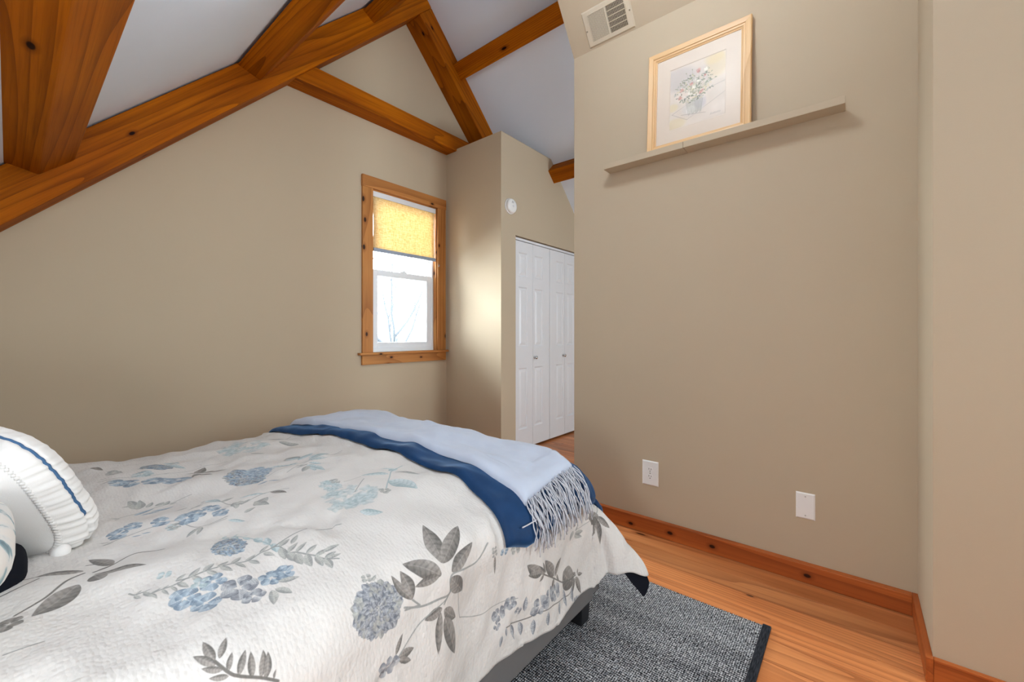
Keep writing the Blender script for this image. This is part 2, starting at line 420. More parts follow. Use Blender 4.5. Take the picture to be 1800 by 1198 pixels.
def purlin(poly, y0, y1, label):
    return timber_tag(prism_xz('roof_purlin', poly, y0, y1, M['beam'], None, 0.007), label)
def up(l, m, r):   # l, m, r seen corners; the uphill side runs up to the ceiling
    k = (1.884-(r[1]-r[0]))/2
    return [l, m, r, (r[0]-k, r[1]+k)]
purlin(up((-0.02, 1.866), (0.089, 1.838), (0.206, 1.944)), YNEAR, RF+0.03, 'lowest and nearest oak purlin at the upper left corner')
purlin(up((0.892, 2.752), (1.020, 2.712), (1.140, 2.872)), YNEAR, RF+0.03, 'middle oak purlin between the two white ceiling bays')
purlin(up((1.737, 3.593), (1.830, 3.540), (1.975, 3.700)), 1.20, RF+0.03, 'highest oak purlin just below the roof peak')
purlin([(2.665, 3.635), (2.77, 3.530), (2.832, 3.592), (2.727, 3.697)], -0.1, RF+0.03, 'oak purlin high on the ceiling beyond the right wall')
purlin([(3.484, 2.751), (3.589, 2.651), (3.683, 2.741), (3.578, 2.846)], -0.1, YC+0.03, 'short oak purlin end meeting the closet front')

# ---------------------------------------------------------------- window
win = tag(empty('window_1', (2.285, YB, 0.845)), 'white double-hung window in a knotty pine casing', 'window', kind='structure')
def wpart(o): o.parent = win; o.matrix_parent_inverse = Matrix.Translation(-win.location); return o
def wsub(o, p): o.parent = p; o.matrix_parent_inverse = p.matrix_basis.inverted(); return o
cy0 = YB-0.021
wpart(lbox('casing_side', 1.840, wx0, cy0, YB, wz0, 2.312, M['casing'], None, 0.003, 2))
wpart(lbox('casing_side', wx1, 2.732, cy0, YB, wz0, 2.312, M['casing'], None, 0.003, 2))
wpart(lbox('casing_head', 1.837, 2.735, cy0-0.004, YB, 2.312, 2.408, M['casing'], None, 0.003, 0))
wpart(lbox('window_sill', 1.806, 2.752, YB-0.045, YB+0.02, 0.925, wz0, M['casing'], None, 0.004, 0))
wpart(lbox('apron', 1.837, 2.735, cy0, YB, 0.845, 0.925, M['casing'], None, 0.003, 0))
# pine jamb lining
wpart(lbox('jamb', wx0-0.004, wx0+0.010, YB-0.001, YB+0.16, wz0, wz1, M['casing'], None, 0, 2))
wpart(lbox('jamb', wx1-0.010, wx1+0.004, YB-0.001, YB+0.16, wz0, wz1, M['casing'], None, 0, 2))
wpart(lbox('jamb', wx0, wx1, YB-0.001, YB+0.16, wz1-0.010, wz1+0.004, M['casing'], None, 0, 0))
def frame_ring(name, x0, x1, z0, z1, wl, wr, wb, wt, y0, y1, mat, bev=0.003):
    bm = bmesh.new()
    bm_box(bm, x0, x0+wl, y0, y1, z0, z1); bm_box(bm, x1-wr, x1, y0, y1, z0, z1)
    bm_box(bm, x0+wl, x1-wr, y0, y1, z0, z0+wb); bm_box(bm, x0+wl, x1-wr, y0, y1, z1-wt, z1)
    return fin(bm, name, mat, bevel=bev)
fx0, fx1 = wx0+0.010, wx1-0.010
wpart(frame_ring('vinyl_frame', fx0, fx1, wz0, wz1-0.010, 0.020, 0.020, 0.036, 0.02, YB+0.036, YB+0.15, M['vinyl']))
low = wpart(frame_ring('lower_sash', fx0+0.016, fx1-0.016, 0.980, 1.652, 0.058, 0.058, 0.046, 0.050, YB+0.046, YB+0.082, M['vinyl']))
upr = wpart(frame_ring('upper_sash', fx0+0.014, fx1-0.014, 1.612, 2.292, 0.034, 0.034, 0.040, 0.040, YB+0.088, YB+0.120, M['vinyl']))
wsub(box('window_pane', fx0+0.07, fx1-0.07, YB+0.060, YB+0.064, 1.020, 1.606, M['glass']), low)
wsub(box('window_pane', fx0+0.044, fx1-0.044, YB+0.102, YB+0.106, 1.648, 2.256, M['glass']), upr)
bm = bmesh.new(); bm_box(bm, 2.255, 2.325, YB+0.048, YB+0.080, 1.652, 1.664); bm_box(bm, 2.275, 2.305, YB+0.040, YB+0.062, 1.662, 1.672)
wsub(fin(bm, 'sash_lock', M['vinyl'], bevel=0.003), low)

# fabric shade
t = NT('linen shade cloth')
hx = t.noise(t.coords('Object', (30, 30, 420)), 1.0, 2); vx = t.noise(t.coords('Object', (420, 30, 30)), 1.0, 2)
weave = t.math('MULTIPLY', t.math('ADD', hx, vx), 0.5)
c = t.ramp(weave, [(0.36, srgb(206, 172, 112)), (0.60, srgb(243, 226, 186))])
df = t.n('ShaderNodeBsdfDiffuse'); tl = t.n('ShaderNodeBsdfTranslucent'); ms = t.n('ShaderNodeMixShader'); ms.inputs[0].default_value = 0.30
t.l(c, df.inputs[0]); t.l(c, tl.inputs[0]); t.l(df.outputs[0], ms.inputs[1]); t.l(tl.outputs[0], ms.inputs[2]); t.l(ms.outputs[0], t.out.inputs['Surface'])
M['shade'] = t.m
shade = tag(empty('window_shade', (2.285, YB+0.012, 1.80)), 'yellow linen roll-up shade half drawn in the small window', 'window shade')
def spart(o): o.parent = shade; o.matrix_parent_inverse = shade.matrix_basis.inverted(); return o
nx, nz = 14, 18
P = np.zeros((nx, nz, 3))
for i in range(nx):
    for j in range(nz):
        u = i/(nx-1); v = j/(nz-1); z = 2.262-v*0.440
        pin = 0.010*math.sin(v*math.pi*0.9)**2*(1 if u < 0.5 else -0.4)*abs(2*u-1)**3
        P[i, j] = (1.948+u*0.662+pin-(0.004*v if u > .8 else 0), YB+0.010-0.010*math.sin(v*math.pi)*math.sin(u*math.pi)-0.004*math.sin(u*9)*v, z)
o = spart(grid_mesh('shade_cloth', P, M['shade'])); md = o.modifiers.new('thick', 'SOLIDIFY'); md.thickness = 0.0015
spart(box('head_rail', 1.948, 2.622, YB+0.000, YB+0.020, 2.258, 2.302, M['white'], bevel=0.002))
spart(box('hem_bar', 1.952, 2.620, YB-0.004, YB+0.014, 1.797, 1.826, plain('grey blue hem', srgb(150, 160, 176), 0.7), bevel=0.004))
cl_m = plain('dark clip', srgb(110, 116, 124), 0.5)
for xx in (2.045, 2.545): spart(tubes('tie_cord', [[(xx-0.008, YB+0.002, 1.80), (xx-0.012, YB+0.000, 1.782), (xx, YB, 1.772), (xx+0.008, YB, 1.790), (xx+0.014, YB, 1.768)]], [0.003], cl_m))
spart(tubes('lift_cord', [[(2.612, YB+0.006, 1.80), (2.616, YB+0.012, 2.0), (2.612, YB+0.010, 2.26)]], [0.0022], M['white']))
spart(tubes('cord_cleat', [[(2.640, YB-0.024, 1.748), (2.640, YB-0.034, 1.760), (2.640, YB-0.024, 1.772)]], [0.005], cl_m))

# ---------------------------------------------------------------- closet doors
door = tag(empty('door_1', (3.53, YC+0.02, 0)), 'white four-leaf folding closet doors with raised panels', 'closet doors', kind='structure')
def dpart(o): o.parent = door; o.matrix_parent_inverse = door.matrix_basis.inverted(); return o
LW = 0.286; dz0, dz1 = 0.022, 1.968
rowsz = [(0.202, 0.778), (0.977, 1.540), (1.640, 1.866)]
def leaf(px0, px1):
    bm = bmesh.new(); yf, yb = YC+0.02, YC+0.052
    xsg = [0.0015, px0, px1, LW-0.0015]; zsg = [dz0]+[v for r in rowsz for v in r]+[dz1]
    def q(*p): bm.faces.new([bm.verts.new(v) for v in p])
    for i in range(3):
        for j in range(7):
            if i == 1 and j in (1, 3, 5): continue
            q((xsg[i], yf, zsg[j]), (xsg[i+1], yf, zsg[j]), (xsg[i+1], yf, zsg[j+1]), (xsg[i], yf, zsg[j+1]))
    for z0, z1 in rowsz:
        rings = [(0, 0), (0.010, 0.009), (0.018, 0.009), (0.040, 0.002)]
        R = [[(px0+d, yf+e, z0+d), (px1-d, yf+e, z0+d), (px1-d, yf+e, z1-d), (px0+d, yf+e, z1-d)] for d, e in rings]
        for a, b in zip(R, R[1:]):
            for k in range(4): q(a[k], a[(k+1) % 4], b[(k+1) % 4], b[k])
        q(*R[-1])
    x0, x1 = xsg[0], xsg[-1]
    q((x0, yb, dz0), (x0, yb, dz1), (x1, yb, dz1), (x1, yb, dz0)); q((x0, yf, dz0), (x0, yf, dz1), (x0, yb, dz1), (x0, yb, dz0)); q((x1, yf, dz0), (x1, yb, dz0), (x1, yb, dz1), (x1, yf, dz1))
    q((x0, yf, dz1), (x1, yf, dz1), (x1, yb, dz1), (x0, yb, dz1)); q((x0, yf, dz0), (x0, yb, dz0), (x1, yb, dz0), (x1, yf, dz0))
    bmesh.ops.remove_doubles(bm, verts=bm.verts, dist=1e-5)
    return fin(bm, 'door_leaf', M['white'])
leaves = []
for k, (a, b) in enumerate(((0.064, 0.202), (0.028, 0.168), (0.118, 0.258), (0.046, 0.186))):
    o = dpart(leaf(a, b)); o.location.x = 2.965+k*LW+(0.003 if k > 1 else 0); leaves.append(o)
for k, xk in ((1, 3.278), (2, 3.795)):
    kb = lathe('door_knob', [(0.002, 0), (0.011, 0.001), (0.011, 0.004), (0.006, 0.007), (0.006, 0.014), (0.013, 0.018), (0.0165, 0.024), (0.015, 0.030), (0.008, 0.034), (0.001, 0.035)], M['nickel'], seg=20)
    kb.rotation_euler = (math.pi/2, 0, 0); kb.location = (xk-leaves[k].location.x, YC+0.02, 0.87); kb.parent = leaves[k]
dpart(box('door_track', dx0+0.002, dx1-0.002, YC+0.016, YC+0.055, 1.974, 1.996, M['white'], bevel=0.002))

# ---------------------------------------------------------------- picture ledge and framed print
led = tag(empty('picture_ledge', (D, 0.575, 2.05)), 'long narrow beige picture ledge mounted high on the right wall', 'shelf')
for ya, yb_ in ((0.031, 0.6755), (0.6770, 1.121)):
    pr_ = [(D, 2.048), (2.188, 2.048), (2.188, 2.080), (2.202, 2.080), (2.202, 2.062), (D, 2.062)]
    bm = bmesh.new(); a = [bm.verts.new((x_, ya, z_)) for x_, z_ in pr_]; b = [bm.verts.new((x_, yb_, z_)) for x_, z_ in pr_]
    bm.faces.new(a); bm.faces.new(b[::-1])
    for k in range(6): bm.faces.new((a[k], b[k], b[(k+1) % 6], a[(k+1) % 6]))
    o = fin(bm, 'ledge_section', M['wall'], led, bevel=0.0008, seg=1); o.matrix_parent_inverse = led.matrix_basis.inverted()

# print: own watercolour of a vase of flowers, drawn in numpy
def draw_print():
    h, w = 360, 280
    yy, xx = np.mgrid[0:h, 0:w]; u = xx/w; v = yy/h
    a = np.ones((h, w, 3))*np.array([0.880, 0.835, 0.785])
    n = vnoise(u*5, v*6)+0.5*vnoise(u*11+3, v*13)
    a += n[..., None]*np.array([0.05, 0.05, 0.055])
    def blob(cx, cy, rx, ry, c, al, rot=0.0, soft=0.35):
        dx = u-cx; dy = (v-cy)*h/w; ca, sa = math.cos(rot), math.sin(rot)
        r = np.sqrt(((dx*ca+dy*sa)/rx)**2+((-dx*sa+dy*ca)/ry)**2)
        m = np.clip((1-r)/soft, 0, 1)*al
        a[:] = a*(1-m[..., None])+np.array(c)*m[..., None]
    def stroke(x0, y0, x1, y1, wd, c, al):
        dx = (x1-x0); dy = (y1-y0)*h/w; L_ = math.hypot(dx, dy)
        px = u-x0; py = (v-y0)*h/w; t_ = np.clip((px*dx+py*dy)/L_**2, 0, 1); d = np.hypot(px-t_*dx, py-t_*dy)
        m = np.clip((wd-d)/wd*1.5, 0, 1)*al; a[:] = a*(1-m[..., None])+np.array(c)*m[..., None]
    blob(0.15, 0.80, 0.4, 0.3, (0.76, 0.74, 0.74), 0.5); blob(0.6, 0.75, 0.4, 0.2, (0.80, 0.77, 0.75), 0.45); blob(0.85, 0.82, 0.22, 0.3, (0.90, 0.82, 0.64), 0.45)
    blob(0.80, 0.95, 0.2, 0.16, (0.88, 0.80, 0.60), 0.4); blob(0.10, 0.08, 0.25, 0.14, (0.88, 0.81, 0.63), 0.45); blob(0.06, 0.36, 0.12, 0.1, (0.90, 0.84, 0.66), 0.5)
    for p in ((0.05, 0.25, 0.33, 0.10), (0.33, 0.10, 0.98, 0.36), (0.05, 0.25, 0.55, 0.42), (0.6, 0.48, 0.98, 0.53)): stroke(*p, 0.006, (0.62, 0.58, 0.56), 0.5)
    blob(0.44, 0.27, 0.25, 0.20, (0.84, 0.82, 0.80), 0.7); blob(0.56, 0.32, 0.13, 0.15, (0.76, 0.74, 0.76), 0.5); blob(0.40, 0.24, 0.10, 0.1, (0.93, 0.92, 0.90), 0.6)
    for k in range(14): stroke(0.36+0.02*k/1.2, 0.16+0.01*(k % 4), 0.30+0.024*k, 0.42, 0.006, (0.52, 0.54, 0.47), 0.55)
    stroke(0.22, 0.2, 0.66, 0.13, 0.006, (0.55, 0.5, 0.47), 0.5)
    rng = random.Random(5)
    for k in range(230):
        ang = rng.uniform(0, math.pi*2); r = rng.random()**0.6
        x_ = 0.45+0.36*r*math.cos(ang); y_ = 0.58+0.23*r*math.sin(ang)
        c = rng.choice([(0.52, 0.55, 0.46), (0.62, 0.64, 0.56), (0.45, 0.47, 0.42), (0.86, 0.82, 0.66), (0.9, 0.88, 0.85), (0.70, 0.70, 0.66)])
        blob(x_, y_, rng.uniform(0.014, 0.04), rng.uniform(0.008, 0.016), c, 0.75, rng.uniform(0, 3.1))
    for k in range(26):
        ang = rng.uniform(0.1, 3.0); r = rng.uniform(0.75, 1.25)
        x_ = 0.47+0.36*r*math.cos(ang); y_ = 0.55+0.27*r*math.sin(ang)
        stroke(0.45, 0.48, x_, y_, 0.0035, (0.62, 0.62, 0.52), 0.5); blob(x_, y_, 0.02, 0.009, (0.55, 0.57, 0.46), 0.7, ang)
    for x_, y_, r in ((0.20, 0.49, 0.055), (0.24, 0.60, 0.05), (0.58, 0.47, 0.055), (0.52, 0.83, 0.055), (0.40, 0.66, 0.045), (0.64, 0.72, 0.03)):
        for k in range(9): blob(x_+rng.uniform(-.5, .5)*r, y_+rng.uniform(-.5, .5)*r, r*0.6, r*0.35, rng.choice([(0.80, 0.60, 0.56), (0.86, 0.70, 0.64), (0.72, 0.50, 0.48)]), 0.6, rng.uniform(0, 3))
    for x_, y_, r in ((0.45, 0.60, 0.05), (0.38, 0.52, 0.05), (0.52, 0.66, 0.045), (0.66, 0.80, 0.05)):
        for k in range(8): blob(x_+rng.uniform(-.6, .6)*r, y_+rng.uniform(-.6, .6)*r, r*0.55, r*0.3, (0.93, 0.91, 0.86), 0.75, rng.uniform(0, 3))
    for k in range(9): stroke(0.74+k*0.02, 0.062+0.006*(k % 2), 0.755+k*0.02, 0.095-0.006*(k % 3), 0.004, (0.5, 0.48, 0.47), 0.6)
    return a

t = NT('watercolour print'); im = t.n('ShaderNodeTexImage'); im.image = image_from('watercolour print', draw_print()); t.l(im.outputs[0], t.p.inputs['Base Color']); t.rough(0.8, 0.1); M_print = t.m
pic = tag(empty('framed_picture'), 'framed watercolour of flowers in a glass vase leaning on the ledge', 'picture')
# local frame: X across (toward -Y in the room), Y up the picture, Z out of the wall
PW, PH, FW = 0.498, 0.556, 0.046
pic.matrix_basis = Matrix.Translation((2.2290, 0.6255, 2.0625)) @ Matrix(((0, math.sin(0.062), -math.cos(0.062), 0), (-1, 0, 0, 0), (0, math.cos(0.062), math.sin(0.062), 0), (0, 0, 0, 1)))
M['frame'] = wood('pale oak frame', srgb(232, 196, 148), srgb(222, 182, 130), srgb(190, 142, 88), ring=10, rough=0.4, knots=0, vary=0.03, bump=0.08)
# moulding profile: (distance in from the outer edge, height)
prof = [(0, 0), (0, 0.020), (0.004, 0.024), (0.026, 0.020), (0.028, 0.016), (0.036, 0.015), (0.040, 0.011), (FW, 0.009), (FW, 0.0)]
def rail(name, length, loc, ang):
    V = []; F = []; n = len(prof)
    for s_ in (-1, 1):
        for d, hh in prof: V.append((s_*(length/2-d), d, hh))
    for i in range(n): F.append((i, (i+1) % n, n+(i+1) % n, n+i))
    F.append(tuple(range(n))); F.append(tuple(range(2*n-1, n-1, -1)))
    o = link(name, mesh(name, V, F), M['frame'], pic); o.location = loc; o.rotation_euler = (0, 0, ang); return o
rail('frame_rail', PW, (0, 0, 0), 0); rail('frame_rail', PW, (0, PH, 0), math.pi)
rail('frame_rail', PH, (PW/2, PH/2, 0), math.pi/2); rail('frame_rail', PH, (-PW/2, PH/2, 0), -math.pi/2)
iw, ih = PW/2-FW+0.002, PH-2*FW+0.004
mw, mh = 0.068, 0.066
bm = bmesh.new()   # mat board with a bevelled window
ow = [(-iw, FW-0.002), (iw, FW-0.002), (iw, FW-0.002+ih), (-iw, FW-0.002+ih)]
i0 = [(-iw+mw, FW+mh), (iw-mw, FW+mh), (iw-mw, FW+ih-mh-0.006), (-iw+mw, FW+ih-mh-0.006)]
i1 = [(x_+(0.003 if x_ < 0 else -0.003), y_+(0.003 if y_ < PH/2 else -0.003)) for x_, y_ in i0]
R = [[bm.verts.new((x_, y_, z_)) for x_, y_ in r] for r, z_ in ((ow, 0.006), (i0, 0.006), (i1, 0.004))]
for a, b in zip(R, R[1:]):
    for k in range(4): bm.faces.new((a[k], a[(k+1) % 4], b[(k+1) % 4], b[k]))
fin(bm, 'mat_board', plain('white mat board', srgb(228, 214, 198), 0.85, 0.1), pic)
me = bpy.data.meshes.new('art_print'); (xa, ya), (xb, yb_) = i0[0], i0[2]
me.from_pydata([(xa, ya, 0.0035), (xb, ya, 0.0035), (xb, yb_, 0.0035), (xa, yb_, 0.0035)], [], [(0, 1, 2, 3)])
uvl = me.uv_layers.new(name='uv'); uvl.data.foreach_set('uv', [0, 0, 1, 0, 1, 1, 0, 1])
link('art_print', me, M_print, pic)
box('backing_board', -PW/2+0.006, PW/2-0.006, 0.006, PH-0.006, 0.0005, 0.003, M['frame'], pic)
box('picture_pane', -iw, iw, FW-0.001, FW-0.003+ih, 0.0075, 0.0085, M['pglass'], pic)

# ---------------------------------------------------------------- air vent on the sloped section
vent = tag(empty('air_vent'), 'cream metal air vent grille at the top of the right wall', 'air vent')
e_y = Vector((0, -1, 0)); e_u = Vector((sx-D, 0, sz-2.83)).normalized(); e_n = e_y.cross(e_u)
if e_n.x > 0: e_n = -e_n
mt = Matrix((( e_y.x, e_u.x, e_n.x, 0), (e_y.y, e_u.y, e_n.y, 0), (e_y.z, e_u.z, e_n.z, 0), (0, 0, 0, 1)))
vent.matrix_basis = Matrix.Translation(Vector((D, 1.103, 2.83))+e_u*0.012) @ mt
VW, VH = 0.290, 0.186
ox, oz = VW/2-0.034, 0.026
bm = bmesh.new()
rg = [[(-VW/2, 0), (VW/2, 0), (VW/2, VH), (-VW/2, VH)], [(-VW/2+.006, .006), (VW/2-.006, .006), (VW/2-.006, VH-.006), (-VW/2+.006, VH-.006)], [(-ox, oz), (ox, oz), (ox, VH-oz), (-ox, VH-oz)], [(-ox, oz), (ox, oz), (ox, VH-oz), (-ox, VH-oz)]]
R = [[bm.verts.new((x_, y_, z_)) for x_, y_ in r] for r, z_ in zip(rg, (0.0, 0.007, 0.008, -0.004))]
for a, b in zip(R, R[1:]):
    for k in range(4): bm.faces.new((a[k], a[(k+1) % 4], b[(k+1) % 4], b[k]))
fin(bm, 'vent_frame', M['ventw'], vent)
box('duct_opening', -ox, ox, oz, VH-oz, 0.0004, 0.0010, M['dark'], vent)
box('centre_bar', -0.004, 0.004, oz, VH-oz, 0.001, 0.0085, M['ventw'], vent)
for side, n_, tilt in ((-1, 17, 0.0016), (1, 16, -0.0006)):
    bm = bmesh.new(); xa, xb = (-ox, -0.004) if side < 0 else (0.004, ox)
    for k in range(n_):
        xc = xa+(k+0.5)*(xb-xa)/n_; hw = 0.0011
        p = [(xc-hw+ (tilt/2 if side < 0 else tilt/2), 0.0042), (xc+hw+tilt/2, 0.0042), (xc+hw-tilt/2, 0.0075), (xc-hw-tilt/2, 0.0075)]
        a = [bm.verts.new((x_, oz, z_)) for x_, z_ in p]; b = [bm.verts.new((x_, VH-oz, z_)) for x_, z_ in p]
        for i in range(4): bm.faces.new((a[i], a[(i+1) % 4], b[(i+1) % 4], b[i]))
    o = fin(bm, 'louvres', M['ventw'], vent); o['kind'] = 'stuff'
bm = bmesh.new()
for k in range(1, 5):
    yk = oz+k*(VH-2*oz)/5; bm_box(bm, 0.004, ox, yk-0.0016, yk+0.0016, 0.003, 0.0078)
o = fin(bm, 'cross_bars', M['ventw'], vent)
for x_, y_ in ((-VW/2+0.012, VH*0.47), (VW/2-0.012, VH*0.47)):
    o = lathe('screw', [(0.0045, 0.007), (0.0045, 0.0085), (0.003, 0.0095), (0.0005, 0.0097)], plain('dull screw', srgb(150, 138, 118), 0.5), vent, 10); o.location = (x_, y_, 0)
box('damper_lever', ox+0.003, ox+0.006, VH*0.54, VH*0.66, 0.006, 0.016, M['ventw'], vent, 0.001)

# ---------------------------------------------------------------- smoke detector
sm = tag(empty('smoke_detector', (2.874, YC, 2.247), (math.pi/2, 0, 0)), 'round white smoke detector on the closet front', 'smoke detector')
lathe('base_plate', [(0.070, 0), (0.070, 0.010), (0.064, 0.012)], M['plastic'], sm, 40)
lathe('cover', [(0.062, 0.010), (0.064, 0.018), (0.063, 0.030), (0.057, 0.037), (0.040, 0.041), (0.001, 0.042)], M['plastic'], sm, 40)
grey = plain('grey slot', srgb(120, 120, 120), 0.7)
for k in range(3):
    o = box('sound_slot', -0.010, 0.010, -0.0012, 0.0012, 0.0405, 0.0422, grey, sm); o.location = (-0.014+0.010*k, 0.030, 0.0); o.rotation_euler = (0, 0, 1.2)
o = lathe('test_button', [(0.010, 0.040), (0.010, 0.043), (0.001, 0.0435)], M['white'], sm, 20); o.location = (0.0, -0.004, 0)

# ---------------------------------------------------------------- wall plates (local X toward -Y, Y up, Z off the wall)
def plate(name, y, z, w, h, label, cat):
    r = tag(empty(name), label, cat)
    r.matrix_basis = Matrix.Translation((D, y, z)) @ Matrix(((0, 0, -1, 0), (-1, 0, 0, 0), (0, 1, 0, 0), (0, 0, 0, 1)))
    bm = bmesh.new()
    R = [[bm.verts.new((sx_*(w/2-d), sy_*(h/2-d), zz)) for sx_, sy_ in ((-1, -1), (1, -1), (1, 1), (-1, 1))] for d, zz in ((0, 0), (0, 0.003), (0.005, 0.0062))]
    for a, b in zip(R, R[1:]):
        for k in range(4): bm.faces.new((a[k], a[(k+1) % 4], b[(k+1) % 4], b[k]))
    bm.faces.new(R[-1]); fin(bm, 'cover_plate', M['plastic'], r); return r
out = plate('wall_outlet', 0.876, 0.328, 0.090, 0.135, 'white duplex outlet on the right wall near the bed', 'outlet')
slot = plain('slot black', srgb(40, 36, 34), 0.8, 0.1)
for dy in (0.0195, -0.0195):
    V = [(0.0165*math.cos(a_), max(-0.0135, min(0.0135, 0.0165*math.sin(a_))), zz) for zz in (0.006, 0.0078) for a_ in [2*math.pi*k/28 for k in range(28)]]
    o = link('receptacle', mesh('receptacle', V, [tuple(range(28)), tuple(range(55, 27, -1))]+[(k, (k+1) % 28, 28+(k+1) % 28, 28+k) for k in range(28)]), M['plastic'], out); o.location = (0, dy, 0)
    for xx, hh in ((-0.0062, 0.0042), (0.0062, 0.0034)):
        s_ = box('slot', xx-0.0011, xx+0.0011, 0.0005, 0.0005+2*hh, 0.0070, 0.0080, slot, o)
    s_ = lathe('ground_hole', [(0.0026, 0.0070), (0.0026, 0.0081), (0.0002, 0.0081)], slot, o, 12); s_.location = (0, -0.0075, 0)
lathe('screw', [(0.0032, 0.006), (0.0032, 0.0072), (0.0003, 0.0076)], M['nickel'], out, 12)
bl = plate('blank_wall_plate', 0.171, 0.332, 0.071, 0.115, 'blank white cover plate low on the right wall', 'cover plate')
for dy in (0.042, -0.042):
    o = lathe('screw', [(0.0032, 0.006), (0.0032, 0.0070), (0.0003, 0.0074)], plain('white screw', srgb(190, 188, 184), 0.4), bl, 12); o.location = (0, dy, 0)

# ---------------------------------------------------------------- rug
t = NT('woven grey rug')
tc = t.n('ShaderNodeTexCoord'); mp = t.n('ShaderNodeMapping'); mp.inputs['Scale'].default_value = (1, 1, 1); t.l(tc.outputs['Object'], mp.inputs[0])
n1 = t.noise(t.coords('Object', (260, 95, 1)), 1.0, 1, 0.4)
n2 = t.noise(t.coords('Object', (95, 240, 1)), 1.0, 1, 0.4)
sep = t.n('ShaderNodeSeparateXYZ'); t.l(mp.outputs[0], sep.inputs[0])
gx = t.math('SINE', t.math('MULTIPLY', sep.outputs[0], 2*math.pi/0.0092)); gy = t.math('SINE', t.math('ADD', t.math('MULTIPLY', sep.outputs[1], 2*math.pi/0.0070), t.math('MULTIPLY', gx, 0.6)))
loop = t.math('MULTIPLY', t.math('ADD', gx, gy), 0.25)
streak = t.noise(t.coords('Object', (14, 1.6, 1)), 1.0, 3, 0.6)
val = t.math('ADD', t.math('ADD', t.math('MULTIPLY', n1, 0.75), t.math('MULTIPLY', n2, 0.55)), t.math('ADD', t.math('MULTIPLY', loop, 0.38), t.math('MULTIPLY', streak, 0.30)))
t.base(t.ramp(val, [(0.60, srgb(26, 27, 30)), (0.80, srgb(112, 114, 118)), (1.0, srgb(206, 207, 210))]))
t.rough(0.95, 0.05); t.bump(t.math('ADD', loop, n1), 0.9, 0.004); M['rug'] = t.m
RX1, RY0 = 1.802, 0.262
rug = tag(empty('rug', (1.0, 1.1, 0)), 'flat woven grey rug with a black bound end under the bed', 'rug')
V = []; F = []   # body with a looped (scalloped) long edge
ny = 260; rx0 = 0.25
for j in range(ny+1):
    y = RY0+(1.95-RY0)*j/ny; e = RX1+0.0022*math.sin(j*math.pi*0.92)+0.002*math.sin(y*9)
    V += [(rx0, y, 0.0005), (rx0, y, 0.010), (e-0.006, y, 0.0105), (e, y, 0.006), (e, y, 0.0005)]
for j in range(ny):
    for k in range(4): F.append((j*5+k, j*5+k+1, (j+1)*5+k+1, (j+1)*5+k))
def rp(o): o.parent = rug; o.matrix_parent_inverse = rug.matrix_basis.inverted(); return o
rp(link('rug_body', mesh('rug_body', V, F), M['rug']))
t = NT('black rug binding'); n1 = t.noise(t.coords('Object', (40, 400, 100)), 1.0, 2)
t.base(t.ramp(n1, [(0.3, srgb(22, 23, 27)), (0.7, srgb(58, 60, 66))])); t.rough(0.9, 0.1); t.bump(n1, 0.5, 0.002); M['bind'] = t.m
rp(box('end_binding', rx0, RX1+0.006, RY0-0.022, RY0+0.006, 0.0005, 0.0125, M['bind'], bevel=0.004, seg=3))
